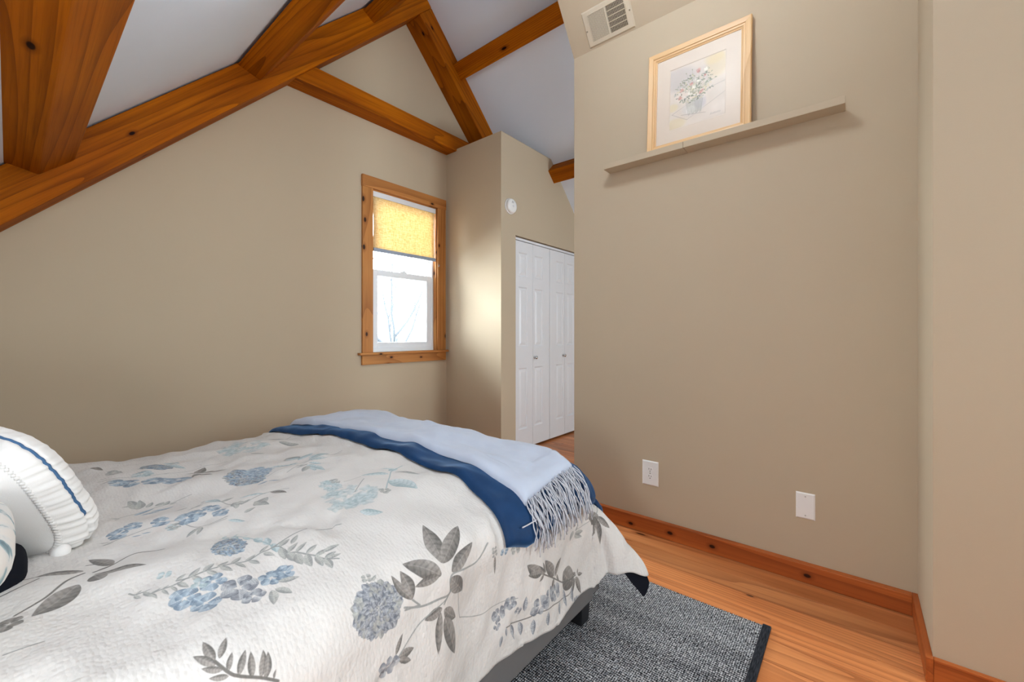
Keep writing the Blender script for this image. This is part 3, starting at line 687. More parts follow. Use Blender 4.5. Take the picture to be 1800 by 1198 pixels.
PRINT = [
('D',0.492,0.736,0.062,0.061,'k'),('P',0.492,0.808,0.013,0.013,'g'),('L',0.498,0.796,0.516,0.808,0.4,'g'),('S',0.486,0.796,0.492,0.784,0.003,'g'),
('S',0.552,0.706,0.6,0.682,0.648,0.676,0.678,0.676,0.69,0.718,0.78,0.706,0.834,0.742,0.005,'g'),('L',0.672,0.754,0.696,0.88,0.36,'d'),
('L',0.672,0.754,0.78,0.832,0.36,'d'),('L',0.69,0.724,0.786,0.766,0.36,'d'),('L',0.66,0.73,0.582,0.802,0.42,'d'),
('L',0.654,0.73,0.588,0.736,0.36,'d'),('L',0.684,0.712,0.726,0.658,0.6,'d'),('L',0.576,0.712,0.57,0.79,0.36,'d'),
('L',0.576,0.712,0.546,0.79,0.26,'d'),('L',0.654,0.652,0.6,0.652,0.42,'d'),('L',0.66,0.646,0.702,0.604,0.5,'d'),('L',0.648,0.646,0.624,0.568,0.3,'d'),
('L',0.66,0.628,0.684,0.532,0.42,'d'),('L',0.516,0.628,0.54,0.658,0.3,'d'),('L',0.522,0.622,0.564,0.616,0.42,'d'),
('L',0.522,0.616,0.552,0.598,0.4,'d'),('S',0.576,0.712,0.594,0.688,0.004,'g'),('S',0.552,0.7,0.594,0.688,0.004,'g'),
('S',0.66,0.658,0.678,0.676,0.004,'g'),('S',0.522,0.622,0.588,0.652,0.66,0.664,0.684,0.682,0.003,'g'),('S',0.708,0.67,0.72,0.592,0.002,'g'),
('P',0.498,0.616,0.027,0.018,'k'),('L',1.098,0.538,1.05,0.604,0.46,'d'),('L',1.104,0.532,1.146,0.574,0.4,'d'),('L',1.044,0.568,1.014,0.604,0.4,'d'),
('L',1.026,0.574,0.978,0.616,0.55,'d'),('L',1.026,0.58,0.978,0.586,0.5,'d'),('L',1.05,0.568,1.038,0.604,0.3,'d'),
('L',1.038,0.568,1.014,0.556,0.4,'d'),('L',1.074,0.502,1.098,0.532,0.5,'d'),('L',1.158,0.52,1.23,0.454,0.75,'d'),('L',1.242,0.466,1.266,0.4,0.36,'d'),
('L',1.236,0.466,1.194,0.418,0.3,'d'),('L',1.254,0.472,1.254,0.49,0.4,'d'),('L',1.254,0.472,1.284,0.46,0.4,'d'),('L',1.242,0.478,1.218,0.49,0.4,'d'),
('L',1.116,0.532,1.128,0.508,0.4,'d'),('L',1.158,0.496,1.17,0.478,0.4,'d'),('S',1.038,0.568,1.092,0.532,1.152,0.49,1.194,0.478,1.242,0.472,0.004,'d'),
('S',1.236,0.46,1.188,0.436,1.11,0.454,1.014,0.472,0.96,0.472,0.882,0.484,0.003,'d'),('P',0.864,0.526,0.027,0.018,'k'),
('P',0.906,0.538,0.022,0.018,'k'),('P',0.93,0.508,0.013,0.012,'k'),('P',1.008,0.49,0.04,0.025,'k'),('P',1.05,0.502,0.035,0.019,'k'),
('P',1.092,0.49,0.035,0.024,'k'),('P',1.23,0.394,0.022,0.013,'k'),('P',0.852,0.502,0.013,0.012,'k'),('L',0.954,0.496,0.96,0.538,0.4,'k'),
('L',0.936,0.472,0.942,0.43,0.4,'k'),('L',0.906,0.478,0.912,0.436,0.4,'k'),('L',0.984,0.46,0.978,0.418,0.4,'k'),('L',1.038,0.46,1.038,0.418,0.4,'k'),
('L',1.11,0.454,1.11,0.412,0.4,'k'),('L',1.152,0.466,1.158,0.412,0.4,'k'),('L',0.864,0.472,0.858,0.442,0.4,'k'),('L',0.882,0.484,0.882,0.46,0.4,'k'),
('L',1.206,0.448,1.206,0.4,0.4,'k'),('S',0.72,0.592,0.786,0.562,0.852,0.556,0.93,0.544,0.002,'g'),('L',1.392,0.658,1.41,0.556,0.36,'d'),
('L',1.392,0.652,1.35,0.574,0.26,'d'),('L',1.41,0.652,1.452,0.61,0.42,'d'),('L',1.416,0.658,1.308,0.646,0.5,'d'),
('S',1.392,0.652,1.44,0.676,1.482,0.676,0.003,'g'),('L',1.218,0.634,1.212,0.598,0.45,'g'),('L',1.23,0.622,1.272,0.616,0.45,'g'),
('L',1.23,0.616,1.266,0.598,0.45,'g'),('L',1.23,0.628,1.236,0.646,0.45,'g'),('S',1.23,0.634,1.302,0.634,1.38,0.652,0.002,'g'),
('S',1.044,0.64,1.11,0.634,0.002,'g'),('P',0.894,0.688,0.019,0.012,'b'),('P',0.936,0.676,0.019,0.013,'g'),('P',0.852,0.712,0.013,0.012,'g'),
('P',0.852,0.7,0.013,0.012,'g'),('L',0.852,0.694,0.852,0.64,0.16,'d'),('H',0.63,1.132,0.076,0.07,'t'),('H',0.636,1.258,0.025,0.04,'t'),
('P',0.72,1.09,0.017,0.022,'g'),('P',0.66,1.276,0.017,0.019,'g'),('L',0.81,1.204,0.738,1.258,0.3,'t'),('L',0.834,1.204,0.882,1.126,0.34,'g'),
('L',0.774,1.15,0.804,1.042,0.55,'t'),('L',0.606,1.036,0.648,0.988,0.5,'t'),('L',0.828,1.228,0.87,1.24,0.6,'t'),('L',0.864,1.24,0.822,1.276,0.2,'t'),
('S',0.732,1.102,0.792,1.174,0.84,1.228,0.894,1.246,0.004,'t'),('S',0.66,1.156,0.726,1.216,0.003,'g'),('S',0.678,1.252,0.732,1.246,0.002,'g'),
('L',0.696,1.624,0.69,1.714,0.6,'g'),('L',0.69,1.612,0.762,1.66,0.3,'t'),('L',0.72,1.588,0.81,1.612,0.34,'t'),('L',0.672,1.558,0.606,1.618,0.2,'t'),
('L',0.702,1.552,0.768,1.528,0.24,'t'),('L',0.684,1.516,0.636,1.504,0.24,'g'),('L',0.678,1.504,0.666,1.42,0.36,'t'),
('L',0.69,1.522,0.72,1.462,0.24,'t'),('L',0.672,1.492,0.69,1.396,0.24,'t'),('S',0.606,1.498,0.702,1.546,0.786,1.576,0.87,1.618,0.003,'g'),
('L',0.096,1.198,0.03,1.222,0.34,'d'),('L',0.108,1.168,0.18,1.12,0.28,'d'),('L',0.084,1.138,0.024,1.078,0.5,'d'),
('L',0.138,1.198,0.108,1.258,0.42,'d'),('L',0.138,1.198,0.108,1.18,0.2,'d'),('L',0.114,1.126,0.108,1.162,0.8,'d'),
('S',0.108,1.18,0.138,1.198,0.174,1.216,0.222,1.198,0.004,'d'),('S',0.03,1.222,0.006,1.234,-0.012,1.234,0.003,'d'),
('S',0.036,1.204,0.012,1.192,-0.012,1.18,0.003,'d'),('S',0.096,1.186,0.072,1.168,0.042,1.126,0.006,1.102,0.004,'d'),
('S',0.102,1.228,0.12,1.222,0.138,1.204,0.003,'d'),('S',0.024,1.324,0.018,1.294,0.003,'d'),('P',0.0,1.078,0.017,0.024,'d'),
('S',-0.006,0.994,0.012,0.994,0.036,0.994,0.002,'g'),('D',0.318,1.096,0.034,0.044,'b'),('L',0.324,1.162,0.336,1.174,0.5,'t'),
('L',0.324,1.162,0.33,1.138,0.5,'t'),('L',0.342,1.15,0.354,1.156,0.5,'t'),('L',0.342,1.15,0.342,1.12,0.5,'t'),('L',0.36,1.132,0.366,1.126,0.5,'t'),
('L',0.354,1.12,0.36,1.096,0.5,'t'),('L',0.372,1.096,0.378,1.09,0.5,'t'),('L',0.372,1.096,0.372,1.06,0.5,'t'),('L',0.384,1.072,0.39,1.06,0.5,'t'),
('L',0.384,1.066,0.378,1.03,0.5,'t'),('L',0.384,1.03,0.384,1.012,0.5,'t'),('L',0.384,1.024,0.378,0.988,0.5,'t'),
('S',0.318,1.162,0.348,1.138,0.366,1.096,0.378,1.042,0.378,1.006,0.003,'t'),
('S',0.21,1.03,0.228,1.024,0.252,1.024,0.276,1.024,0.3,1.018,0.324,1.012,0.354,1.018,0.378,1.012,0.432,1.036,0.486,1.024,0.54,1.012,0.004,'g'),
('L',0.21,1.03,0.228,1.042,0.42,'g'),('L',0.21,1.024,0.222,0.994,0.36,'g'),('L',0.228,1.024,0.252,1.042,0.42,'g'),
('L',0.234,1.024,0.246,0.994,0.36,'g'),('L',0.252,1.024,0.276,1.042,0.42,'g'),('L',0.258,1.024,0.27,0.994,0.36,'g'),
('L',0.276,1.024,0.3,1.036,0.42,'g'),('L',0.282,1.024,0.294,0.988,0.36,'g'),('L',0.3,1.018,0.324,1.036,0.42,'g'),
('L',0.306,1.018,0.318,0.988,0.36,'g'),('L',0.324,1.012,0.348,1.024,0.42,'g'),('L',0.33,1.012,0.342,0.982,0.36,'g'),
('L',0.354,1.018,0.378,1.03,0.42,'g'),('L',0.36,1.012,0.372,0.982,0.36,'g'),
('S',0.378,1.012,0.39,1.006,0.396,0.976,0.408,0.964,0.42,0.94,0.432,0.922,0.444,0.904,0.468,0.886,0.004,'g'),('L',0.39,1.006,0.42,1.024,0.4,'g'),
('L',0.39,1.0,0.384,0.958,0.45,'g'),('L',0.396,0.976,0.426,0.994,0.4,'g'),('L',0.396,0.976,0.396,0.934,0.45,'g'),
('L',0.408,0.964,0.438,0.976,0.4,'g'),('L',0.408,0.958,0.402,0.916,0.45,'g'),('L',0.42,0.94,0.45,0.952,0.4,'g'),('L',0.42,0.94,0.414,0.898,0.45,'g'),
('L',0.432,0.922,0.462,0.928,0.4,'g'),('L',0.432,0.922,0.432,0.886,0.45,'g'),('L',0.444,0.904,0.474,0.91,0.4,'g'),
('L',0.444,0.904,0.444,0.868,0.45,'g'),('L',0.45,0.922,0.492,0.928,0.3,'g'),('L',0.444,0.904,0.48,0.898,0.3,'g'),('L',0.414,1.0,0.438,1.024,0.4,'g'),
('S',0.144,1.054,0.15,1.042,0.162,1.036,0.168,1.018,0.186,1.018,0.198,1.018,0.222,1.024,0.003,'g'),('L',0.15,1.042,0.162,1.048,0.3,'g'),
('L',0.15,1.042,0.156,1.018,0.3,'g'),('L',0.162,1.036,0.174,1.036,0.3,'g'),('L',0.162,1.036,0.168,1.006,0.3,'g'),
('L',0.168,1.018,0.186,1.024,0.3,'g'),('L',0.168,1.018,0.174,0.994,0.3,'g'),('L',0.186,1.018,0.198,1.024,0.3,'g'),
('L',0.186,1.018,0.192,0.994,0.3,'g'),('L',0.198,1.018,0.21,1.018,0.3,'g'),('L',0.198,1.018,0.204,0.994,0.3,'g'),('P',0.198,1.066,0.013,0.013,'t'),
('P',0.21,0.97,0.025,0.031,'b'),('P',0.234,0.934,0.025,0.031,'b'),('P',0.258,0.982,0.025,0.025,'b'),('P',0.24,0.994,0.017,0.019,'t'),
('P',0.288,0.934,0.034,0.038,'k'),('P',0.3,0.892,0.022,0.019,'k'),('P',0.342,0.922,0.025,0.025,'b'),('P',0.366,0.922,0.022,0.027,'b'),
('L',0.33,0.886,0.318,0.844,0.4,'g'),('L',0.336,0.886,0.354,0.85,0.4,'g'),('L',0.348,0.904,0.384,0.886,0.4,'g'),
('S',0.138,1.324,0.174,1.342,0.228,1.348,0.27,1.342,0.306,1.264,0.366,1.27,0.003,'g'),('P',0.168,1.372,0.019,0.031,'b'),
('P',0.198,1.39,0.019,0.025,'b'),('P',0.246,1.366,0.019,0.031,'b'),('P',0.258,1.312,0.013,0.019,'t'),('P',0.294,1.336,0.025,0.036,'b'),
('P',0.318,1.348,0.022,0.031,'b'),('P',0.354,1.36,0.022,0.031,'b'),('P',0.36,1.306,0.019,0.025,'b'),('P',0.264,1.312,0.013,0.019,'g'),
('L',0.15,1.336,0.132,1.354,0.2,'g'),('L',0.156,1.33,0.132,1.318,0.2,'g'),('L',0.186,1.33,0.204,1.324,0.3,'b'),('L',0.204,1.33,0.222,1.324,0.3,'b'),
('L',0.306,1.264,0.27,1.234,0.3,'g'),('L',0.306,1.258,0.288,1.222,0.3,'g'),('L',0.36,1.246,0.39,1.216,0.4,'t'),('L',0.36,1.444,0.384,1.39,0.36,'t'),
('L',0.384,1.39,0.42,1.402,0.34,'g'),('L',0.318,1.438,0.282,1.432,0.3,'g'),('L',0.348,1.438,0.36,1.444,0.5,'g'),('L',0.348,1.414,0.318,1.414,0.3,'g'),
('L',0.426,1.378,0.492,1.354,0.25,'t'),('L',0.402,1.324,0.444,1.342,0.36,'g'),('L',0.432,1.282,0.48,1.318,0.5,'g'),
('L',0.444,1.312,0.462,1.258,0.5,'g'),('L',0.402,1.264,0.432,1.27,0.5,'g'),('L',0.504,1.366,0.528,1.306,0.3,'d'),
('L',0.396,1.306,0.402,1.348,0.5,'g'),('S',0.312,1.402,0.354,1.426,0.384,1.396,0.402,1.324,0.456,1.342,0.504,1.366,0.546,1.336,0.003,'g'),
('S',0.318,1.252,0.36,1.258,0.002,'g'),('S',0.162,1.486,0.198,1.522,0.234,1.528,0.294,1.558,0.354,1.558,0.003,'g'),
('L',0.222,1.606,0.204,1.612,0.4,'g'),('L',0.234,1.576,0.222,1.642,0.4,'g'),('L',0.234,1.57,0.246,1.63,0.4,'g'),('L',0.252,1.564,0.27,1.6,0.4,'g'),
('L',0.27,1.558,0.294,1.582,0.45,'g'),('L',0.288,1.558,0.306,1.582,0.5,'g'),('L',0.3,1.552,0.318,1.552,0.5,'g'),('L',0.216,1.51,0.264,1.54,0.3,'b'),
('L',0.228,1.498,0.27,1.498,0.3,'b'),('L',0.252,1.51,0.306,1.522,0.3,'b'),('L',0.186,1.504,0.168,1.528,0.2,'g'),('L',0.186,1.498,0.174,1.48,0.3,'g'),
('D',0.342,1.966,0.048,0.073,'b'),('L',0.378,2.008,0.414,1.9,0.3,'t'),('L',0.378,2.044,0.414,1.978,0.3,'t'),('L',0.426,1.81,0.396,1.816,0.4,'d'),
('L',0.426,1.798,0.462,1.858,0.5,'d'),('L',0.432,1.792,0.474,1.792,0.4,'d'),('L',0.426,1.756,0.444,1.696,0.4,'d'),
('L',0.444,1.786,0.504,1.756,0.26,'d'),('L',0.426,1.78,0.396,1.726,0.4,'d'),
('S',0.18,1.864,0.21,1.858,0.264,1.858,0.306,1.834,0.39,1.858,0.462,1.87,0.546,1.894,0.003,'g'),('P',0.222,1.804,0.025,0.042,'b'),
('P',0.246,1.786,0.025,0.042,'b'),('P',0.3,1.762,0.03,0.042,'b'),('P',0.336,1.744,0.03,0.042,'b'),('P',0.36,1.738,0.038,0.036,'b'),
('P',0.288,1.864,0.032,0.036,'t'),('L',0.186,2.104,0.21,2.026,0.36,'d'),('P',0.228,1.948,0.022,0.036,'g'),('L',0.204,1.882,0.18,1.882,0.2,'g'),
('L',0.21,1.846,0.18,1.828,0.2,'g'),('D',0.504,1.576,0.059,0.082,'b'),('H',0.552,1.6,0.038,0.051,'b'),('L',0.594,1.612,0.678,1.576,0.28,'t'),
('L',0.696,1.63,0.684,1.696,0.6,'t'),('L',0.69,1.606,0.768,1.66,0.34,'t'),('L',0.708,1.564,0.804,1.6,0.3,'t'),('L',0.708,1.558,0.762,1.546,0.24,'t'),
('L',0.678,1.504,0.648,1.534,0.3,'g'),('L',0.672,1.492,0.636,1.45,0.5,'g'),('L',0.678,1.492,0.69,1.408,0.26,'t'),('L',0.54,1.486,0.504,1.468,0.3,'b'),
('L',0.54,1.48,0.57,1.456,0.3,'b'),('S',0.522,1.534,0.6,1.546,0.69,1.552,0.774,1.576,0.852,1.594,0.003,'g'),('H',0.654,2.074,0.089,0.12,'t'),
('L',0.636,1.924,0.672,1.876,0.5,'g'),('L',0.786,2.026,0.834,1.936,0.4,'g'),('L',0.84,2.11,0.786,2.164,0.3,'g'),
('S',0.684,2.068,0.768,2.056,0.876,2.122,0.003,'g'),('L',0.21,0.79,0.204,0.832,0.34,'d'),('L',0.216,0.79,0.234,0.82,0.34,'d'),
('L',0.21,0.784,0.186,0.814,0.34,'d'),('L',0.222,0.766,0.234,0.79,0.34,'d'),('L',0.234,0.754,0.252,0.784,0.34,'d'),
('L',0.252,0.742,0.258,0.778,0.34,'d'),('L',0.264,0.736,0.276,0.772,0.34,'d'),('L',0.27,0.73,0.282,0.766,0.34,'d'),
('L',0.282,0.724,0.288,0.736,0.34,'d'),('L',0.216,0.772,0.192,0.79,0.34,'d'),('L',0.222,0.76,0.198,0.772,0.34,'d'),
('S',0.21,0.79,0.222,0.766,0.234,0.754,0.264,0.736,0.288,0.718,0.004,'d'),
]

# ---------------------------------------------------------------- bed
bed = tag(empty('bed', (0.38, 1.53, 0)), 'grey upholstered platform bed with black legs under the floral cover', 'bed')
def bp(o): o.parent = bed; o.matrix_parent_inverse = bed.matrix_basis.inverted(); return o
M['uph'] = fabric('grey upholstery', srgb(112, 110, 110), 0.95, 900, 0.3)
M['leg'] = plain('black leg', srgb(24, 24, 28), 0.45, 0.4)
M['mattress'] = fabric('white mattress', srgb(225, 222, 216), 0.9, 500, 0.1)
bp(box('side_rail', -0.64, 1.405, 0.762, 0.800, 0.100, 0.225, M['uph'], bevel=0.006))
bp(box('side_rail', -0.64, 1.405, 2.240, 2.278, 0.100, 0.225, M['uph'], bevel=0.006))
bm = bmesh.new()   # foot rail with its under-cut end
v = [(0.772, 0.225), (0.762, 0.215), (0.762, 0.118), (0.790, 0.100), (2.25, 0.100), (2.278, 0.118), (2.278, 0.225)]
a = [bm.verts.new((1.400, y, z)) for y, z in v]; b = [bm.verts.new((1.450, y, z)) for y, z in v]
bm.faces.new(a); bm.faces.new(b[::-1])
for i in range(len(v)): bm.faces.new((a[i], a[(i+1) % len(v)], b[(i+1) % len(v)], b[i]))
bp(fin(bm, 'foot_rail', M['uph'], bevel=0.004))
bp(box('platform', -0.62, 1.40, 0.80, 2.24, 0.16, 0.225, M['leg']))
bp(box('mattress', -0.63, 1.36, 0.83, 2.22, 0.228, 0.52, M['mattress'], bevel=0.04, seg=4))
for lx in (1.335, -0.56):
    for ly in (0.772, 2.188):
        bm = bmesh.new(); z0 = 0.013 if lx > 0 else 0.0005
        r = [[(lx, ly), (lx+0.075, ly), (lx+0.075, ly+0.075), (lx, ly+0.075)], [(lx+0.018, ly+0.010), (lx+0.070, ly+0.010), (lx+0.070, ly+0.060), (lx+0.018, ly+0.060)]]
        R = [[bm.verts.new((x_, y_, z_)) for x_, y_ in q] for q, z_ in zip(r, (0.165, z0))]
        for k in range(4): bm.faces.new((R[0][k], R[0][(k+1) % 4], R[1][(k+1) % 4], R[1][k]))
        bm.faces.new(R[0]); bm.faces.new(R[1]); bp(fin(bm, 'leg', M['leg'], bevel=0.003))

# ---- printed cotton of the cover: drawn flat, in cloth metres
X0, X1, S0, S1, PPM = -0.35, 1.72, 0.36, 2.44, 1000
def draw_cover():
    w, h = int((X1-X0)*PPM), int((S1-S0)*PPM)
    a = np.empty((h, w, 3), np.float32); a[:] = np.array([203, 200, 197])/255
    TONE = {'g': ((0.52, 0.53, 0.53), (0.72, 0.72, 0.70)), 'd': ((0.36, 0.35, 0.34), (0.62, 0.60, 0.58)), 'b': ((0.38, 0.45, 0.52), (0.74, 0.79, 0.83)),
            't': ((0.54, 0.61, 0.63), (0.78, 0.82, 0.83)), 'k': ((0.38, 0.40, 0.44), (0.76, 0.77, 0.78))}
    rng = random.Random(11)
    def win_(x0, s0, x1, s1):
        i0, i1 = max(int((x0-X0)*PPM), 0), min(int((x1-X0)*PPM)+2, w); j0, j1 = max(int((s0-S0)*PPM), 0), min(int((s1-S0)*PPM)+2, h)
        if i1 <= i0 or j1 <= j0: return None
        jj, ii = np.mgrid[j0:j1, i0:i1]; return (slice(j0, j1), slice(i0, i1)), X0+ii/PPM, S0+jj/PPM
    def put(sl, m, c):
        a[sl] = a[sl]*(1-m[..., None])+c*m[..., None]
    def leafd(bx, bs, tx, ts, wr, tone, al=0.95, veins=True, pe=0.8):
        L_ = max(math.hypot(tx-bx, ts-bs), 0.004); hw = 0.5*wr*L_; pad = hw+0.004
        g = win_(min(bx, tx)-pad, min(bs, ts)-pad, max(bx, tx)+pad, max(bs, ts)+pad)
        if g is None: return
        sl, xx, ss = g; ux, us = (tx-bx)/L_, (ts-bs)/L_
        p = ((xx-bx)*ux+(ss-bs)*us)/L_; q = -(xx-bx)*us+(ss-bs)*ux
        bend = 0.06*L_*rng.uniform(-1, 1); q = q-bend*np.sin(np.pi*np.clip(p, 0, 1))
        pc = np.clip(p, 1e-4, 1-1e-4); wd = hw*np.sin(np.pi*pc**pe)**0.85
        m = np.clip((wd-np.abs(q))*PPM/1.4+0.2, 0, 1)*((p > 0) & (p < 1))*al
        dk, lt = (np.array(v) for v in TONE[tone])
        sh = 0.5+0.35*np.tanh(q/(hw+1e-5)*1.5)*rng.choice((-1, 1))+0.25*(0.5-p)
        if veins and L_ > 0.02:
            k = 7; st_ = np.sin((p*k+np.abs(q)/L_*4.0)*2*np.pi); sh = sh-0.20*np.clip(st_, 0, 1)+0.28*np.exp(-(q*PPM/1.3)**2)
        sh = sh+0.30*vnoise(xx*180, ss*180)-0.25*np.clip(1-(wd-np.abs(q))*PPM/2.2, 0, 1)
        sh = np.clip(sh, 0, 1)[..., None]; put(sl, m, dk*(1-sh)+lt*sh)
    def stemd(pts, wd, tone):
        dk, lt = (np.array(v) for v in TONE[tone]); c = dk*0.75+lt*0.25
        P = np.array(pts).reshape(-1, 2)
        tt = np.linspace(0, len(P)-1, 14*len(P)); i = np.clip(tt.astype(int), 0, len(P)-2); f = (tt-i)[:, None]
        p0 = P[np.clip(i-1, 0, None)]; p1 = P[i]; p2 = P[i+1]; p3 = P[np.clip(i+2, None, len(P)-1)]
        Q = 0.5*(2*p1+(p2-p0)*f+(2*p0-5*p1+4*p2-p3)*f**2+(3*p1-p0-3*p2+p3)*f**3)
        for (x0, s0), (x1, s1) in zip(Q[:-1], Q[1:]):
            g = win_(min(x0, x1)-wd, min(s0, s1)-wd, max(x0, x1)+wd, max(s0, s1)+wd)
            if g is None: continue
            sl, xx, ss = g; dx, ds = x1-x0, s1-s0; l2 = dx*dx+ds*ds+1e-12
            t_ = np.clip(((xx-x0)*dx+(ss-s0)*ds)/l2, 0, 1); d = np.hypot(xx-x0-t_*dx, ss-s0-t_*ds)
            put(sl, np.clip((wd*0.5-d)*PPM/1.2+0.4, 0, 0.75), c)
    def petals(cx, cs, rx, rs, tone):
        n = 5 if max(rx, rs) > 0.02 else 4; a0 = rng.uniform(0, 6.28)
        for ring, k in ((1.0, n), (0.62, n-1)):
            for i in range(k):
                an = a0+ring*2+2*math.pi*i/k+rng.uniform(-.2, .2)
                leafd(cx+0.1*rx*math.cos(an), cs+0.1*rs*math.sin(an), cx+ring*rx*math.cos(an), cs+ring*rs*math.sin(an), rng.uniform(0.85, 1.15), tone, 0.85, True, 1.35)
    for e in PRINT:
        k = e[0]
        if k == 'L': leafd(*e[1:5], e[5], e[6])
        elif k == 'S': stemd(e[1:-2], e[-2], e[-1])
        elif k == 'P': petals(*e[1:])
        elif k == 'D':
            cx, cs, rx, rs, tone = e[1:]
            for ring in np.linspace(1.0, 0.10, 13):
                m_ = int(6+24*ring)
                for i in range(m_):
                    an = 2*math.pi*(i+rng.uniform(-.3, .3))/m_; r0 = max(ring*rng.uniform(0.5, 0.75)-0.06, 0); r1 = ring*rng.uniform(0.92, 1.08)
                    leafd(cx+r0*rx*math.cos(an), cs+r0*rs*math.sin(an), cx+r1*rx*math.cos(an), cs+r1*rs*math.sin(an), rng.uniform(0.5, 0.95), rng.choice((tone, tone, 'g', 'k')), 0.9, True, 1.3)
        elif k == 'H':
            cx, cs, rx, rs, tone = e[1:]
            for i in range(34):
                an = rng.uniform(0, 6.28); r = rng.random()**0.5
                fx, fs = cx+rx*r*math.cos(an), cs+rs*r*math.sin(an); z = 0.15*min(rx, rs)+0.006
                for q in range(4):
                    aa = rng.uniform(-.2, .2)+q*math.pi/2+i
                    leafd(fx, fs, fx+z*1.3*math.cos(aa), fs+z*1.3*math.sin(aa), 0.9, tone, 0.5, False)
    return a
t = NT('floral printed cotton')
uvn = t.n('ShaderNodeUVMap'); uvn.uv_map = 'cloth'
mp = t.n('ShaderNodeMapping'); mp.inputs['Location'].default_value = (-X0/(X1-X0), -S0/(S1-S0), 0); mp.inputs['Scale'].default_value = (1/(X1-X0), 1/(S1-S0), 1)
t.l(uvn.outputs[0], mp.inputs[0]); im = t.n('ShaderNodeTexImage'); im.extension = 'EXTEND'; im.image = image_from('cover print', draw_cover()); t.l(mp.outputs[0], im.inputs[0])
t.base(im.outputs[0]); t.rough(0.9, 0.08); t.p.inputs['Sheen Weight'].default_value = 0.1
sc_ = t.n('ShaderNodeMapping'); sc_.inputs['Scale'].default_value = (130, 95, 1); t.l(uvn.outputs[0], sc_.inputs[0])
vo = t.n('ShaderNodeTexVoronoi'); t.l(sc_.outputs[0], vo.inputs['Vector']); vo.inputs['Scale'].default_value = 1.0; vo.inputs['Randomness'].default_value = 0.55
sc2 = t.n('ShaderNodeMapping'); sc2.inputs['Scale'].default_value = (38, 22, 1); sc2.inputs['Rotation'].default_value = (0, 0, 0.5); t.l(uvn.outputs[0], sc2.inputs[0])
t.bump(t.math('ADD', t.math('MULTIPLY', vo.outputs['Distance'], -0.55), t.math('MULTIPLY', t.noise(sc2.outputs[0], 1.0, 3, 0.6), 1.6)), 0.55, 0.004)
M['cover'] = t.m

def smooth(e0, e1, v): u = np.clip((v-e0)/(e1-e0), 0, 1); return u*u*(3-2*u)
def cover_pts(x, s):
    """bed surface with the creases of the cover"""
    P = bed_surf(x, s)
    d = 2e-3
    n = np.cross(bed_surf(x+d, s)-bed_surf(x-d, s), bed_surf(x, s+d)-bed_surf(x, s-d)); n /= np.linalg.norm(n, axis=-1, keepdims=True)+1e-12
    k = 0.032*vnoise(x*3.1+s*0.8+5, s*3.4-x*0.9)+0.020*vnoise(x*9+s*4, s*6-x*2+7)+0.009*vnoise(x*24-s*6, s*17+3)
    # soft diagonal creases running from the head across the top
    r = np.sin((s*9.0+x*4.0)+2.5*vnoise(x*2, s*2)); k += 0.007*np.abs(r)**4*(vnoise(x*4+9, s*4) > -0.1)
    # hanging folds on the near side
    b = smooth(0.02, 0.35, (YN+RR)-s)
    k += b*0.020*np.sin(x*13+1.5*np.sin(x*5)+s*3)*(0.6+0.8*vnoise(x*2.2, 3.3))
    crease = np.exp(-((x-1.405-0.25*(0.62-s))/0.016)**2)*smooth(0.10, 0.34, (YN+RR)-s); k -= 0.022*crease
    return P+n*k[..., None], n
xs = np.concatenate([np.linspace(-0.70, -0.05, 50)[:-1], np.linspace(-0.05, 1.625, 190)])
ss = np.concatenate([np.linspace(0.0, 1.0, 90)[:-1]*(1.0-0.397)+0.397, np.linspace(1.0, 2.78, 130)])
GX, GS = np.meshgrid(xs, ss, indexing='ij')
GS2 = np.where(GS < 0.9, 0.9-(0.9-GS)*(1+0.020*np.sin(GX*6.0)+0.03*np.sin(GX*2.3+1)-0.10*smooth(1.36, 1.44, GX)*(1-smooth(1.5, 1.62, GX))), GS)
P, _ = cover_pts(GX, GS2)
cover = grid_mesh('floral_duvet', P, M['cover'], None, np.stack([GX, GS2], -1))
md = cover.modifiers.new('thickness', 'SOLIDIFY'); md.thickness = 0.010; md.offset = 1 if False else -1
tag(cover, 'white duvet with a blue and grey floral print spread over the bed', 'duvet')
# black lining showing below the lifted corner
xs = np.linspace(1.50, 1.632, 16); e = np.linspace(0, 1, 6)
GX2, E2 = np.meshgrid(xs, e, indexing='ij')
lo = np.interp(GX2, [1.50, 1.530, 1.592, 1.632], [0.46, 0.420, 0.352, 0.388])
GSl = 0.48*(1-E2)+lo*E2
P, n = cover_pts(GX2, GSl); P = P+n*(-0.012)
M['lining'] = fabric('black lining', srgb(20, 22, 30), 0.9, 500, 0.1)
o = grid_mesh('corner_lining', P, M['lining'], cover); o['label'] = 'black lining'

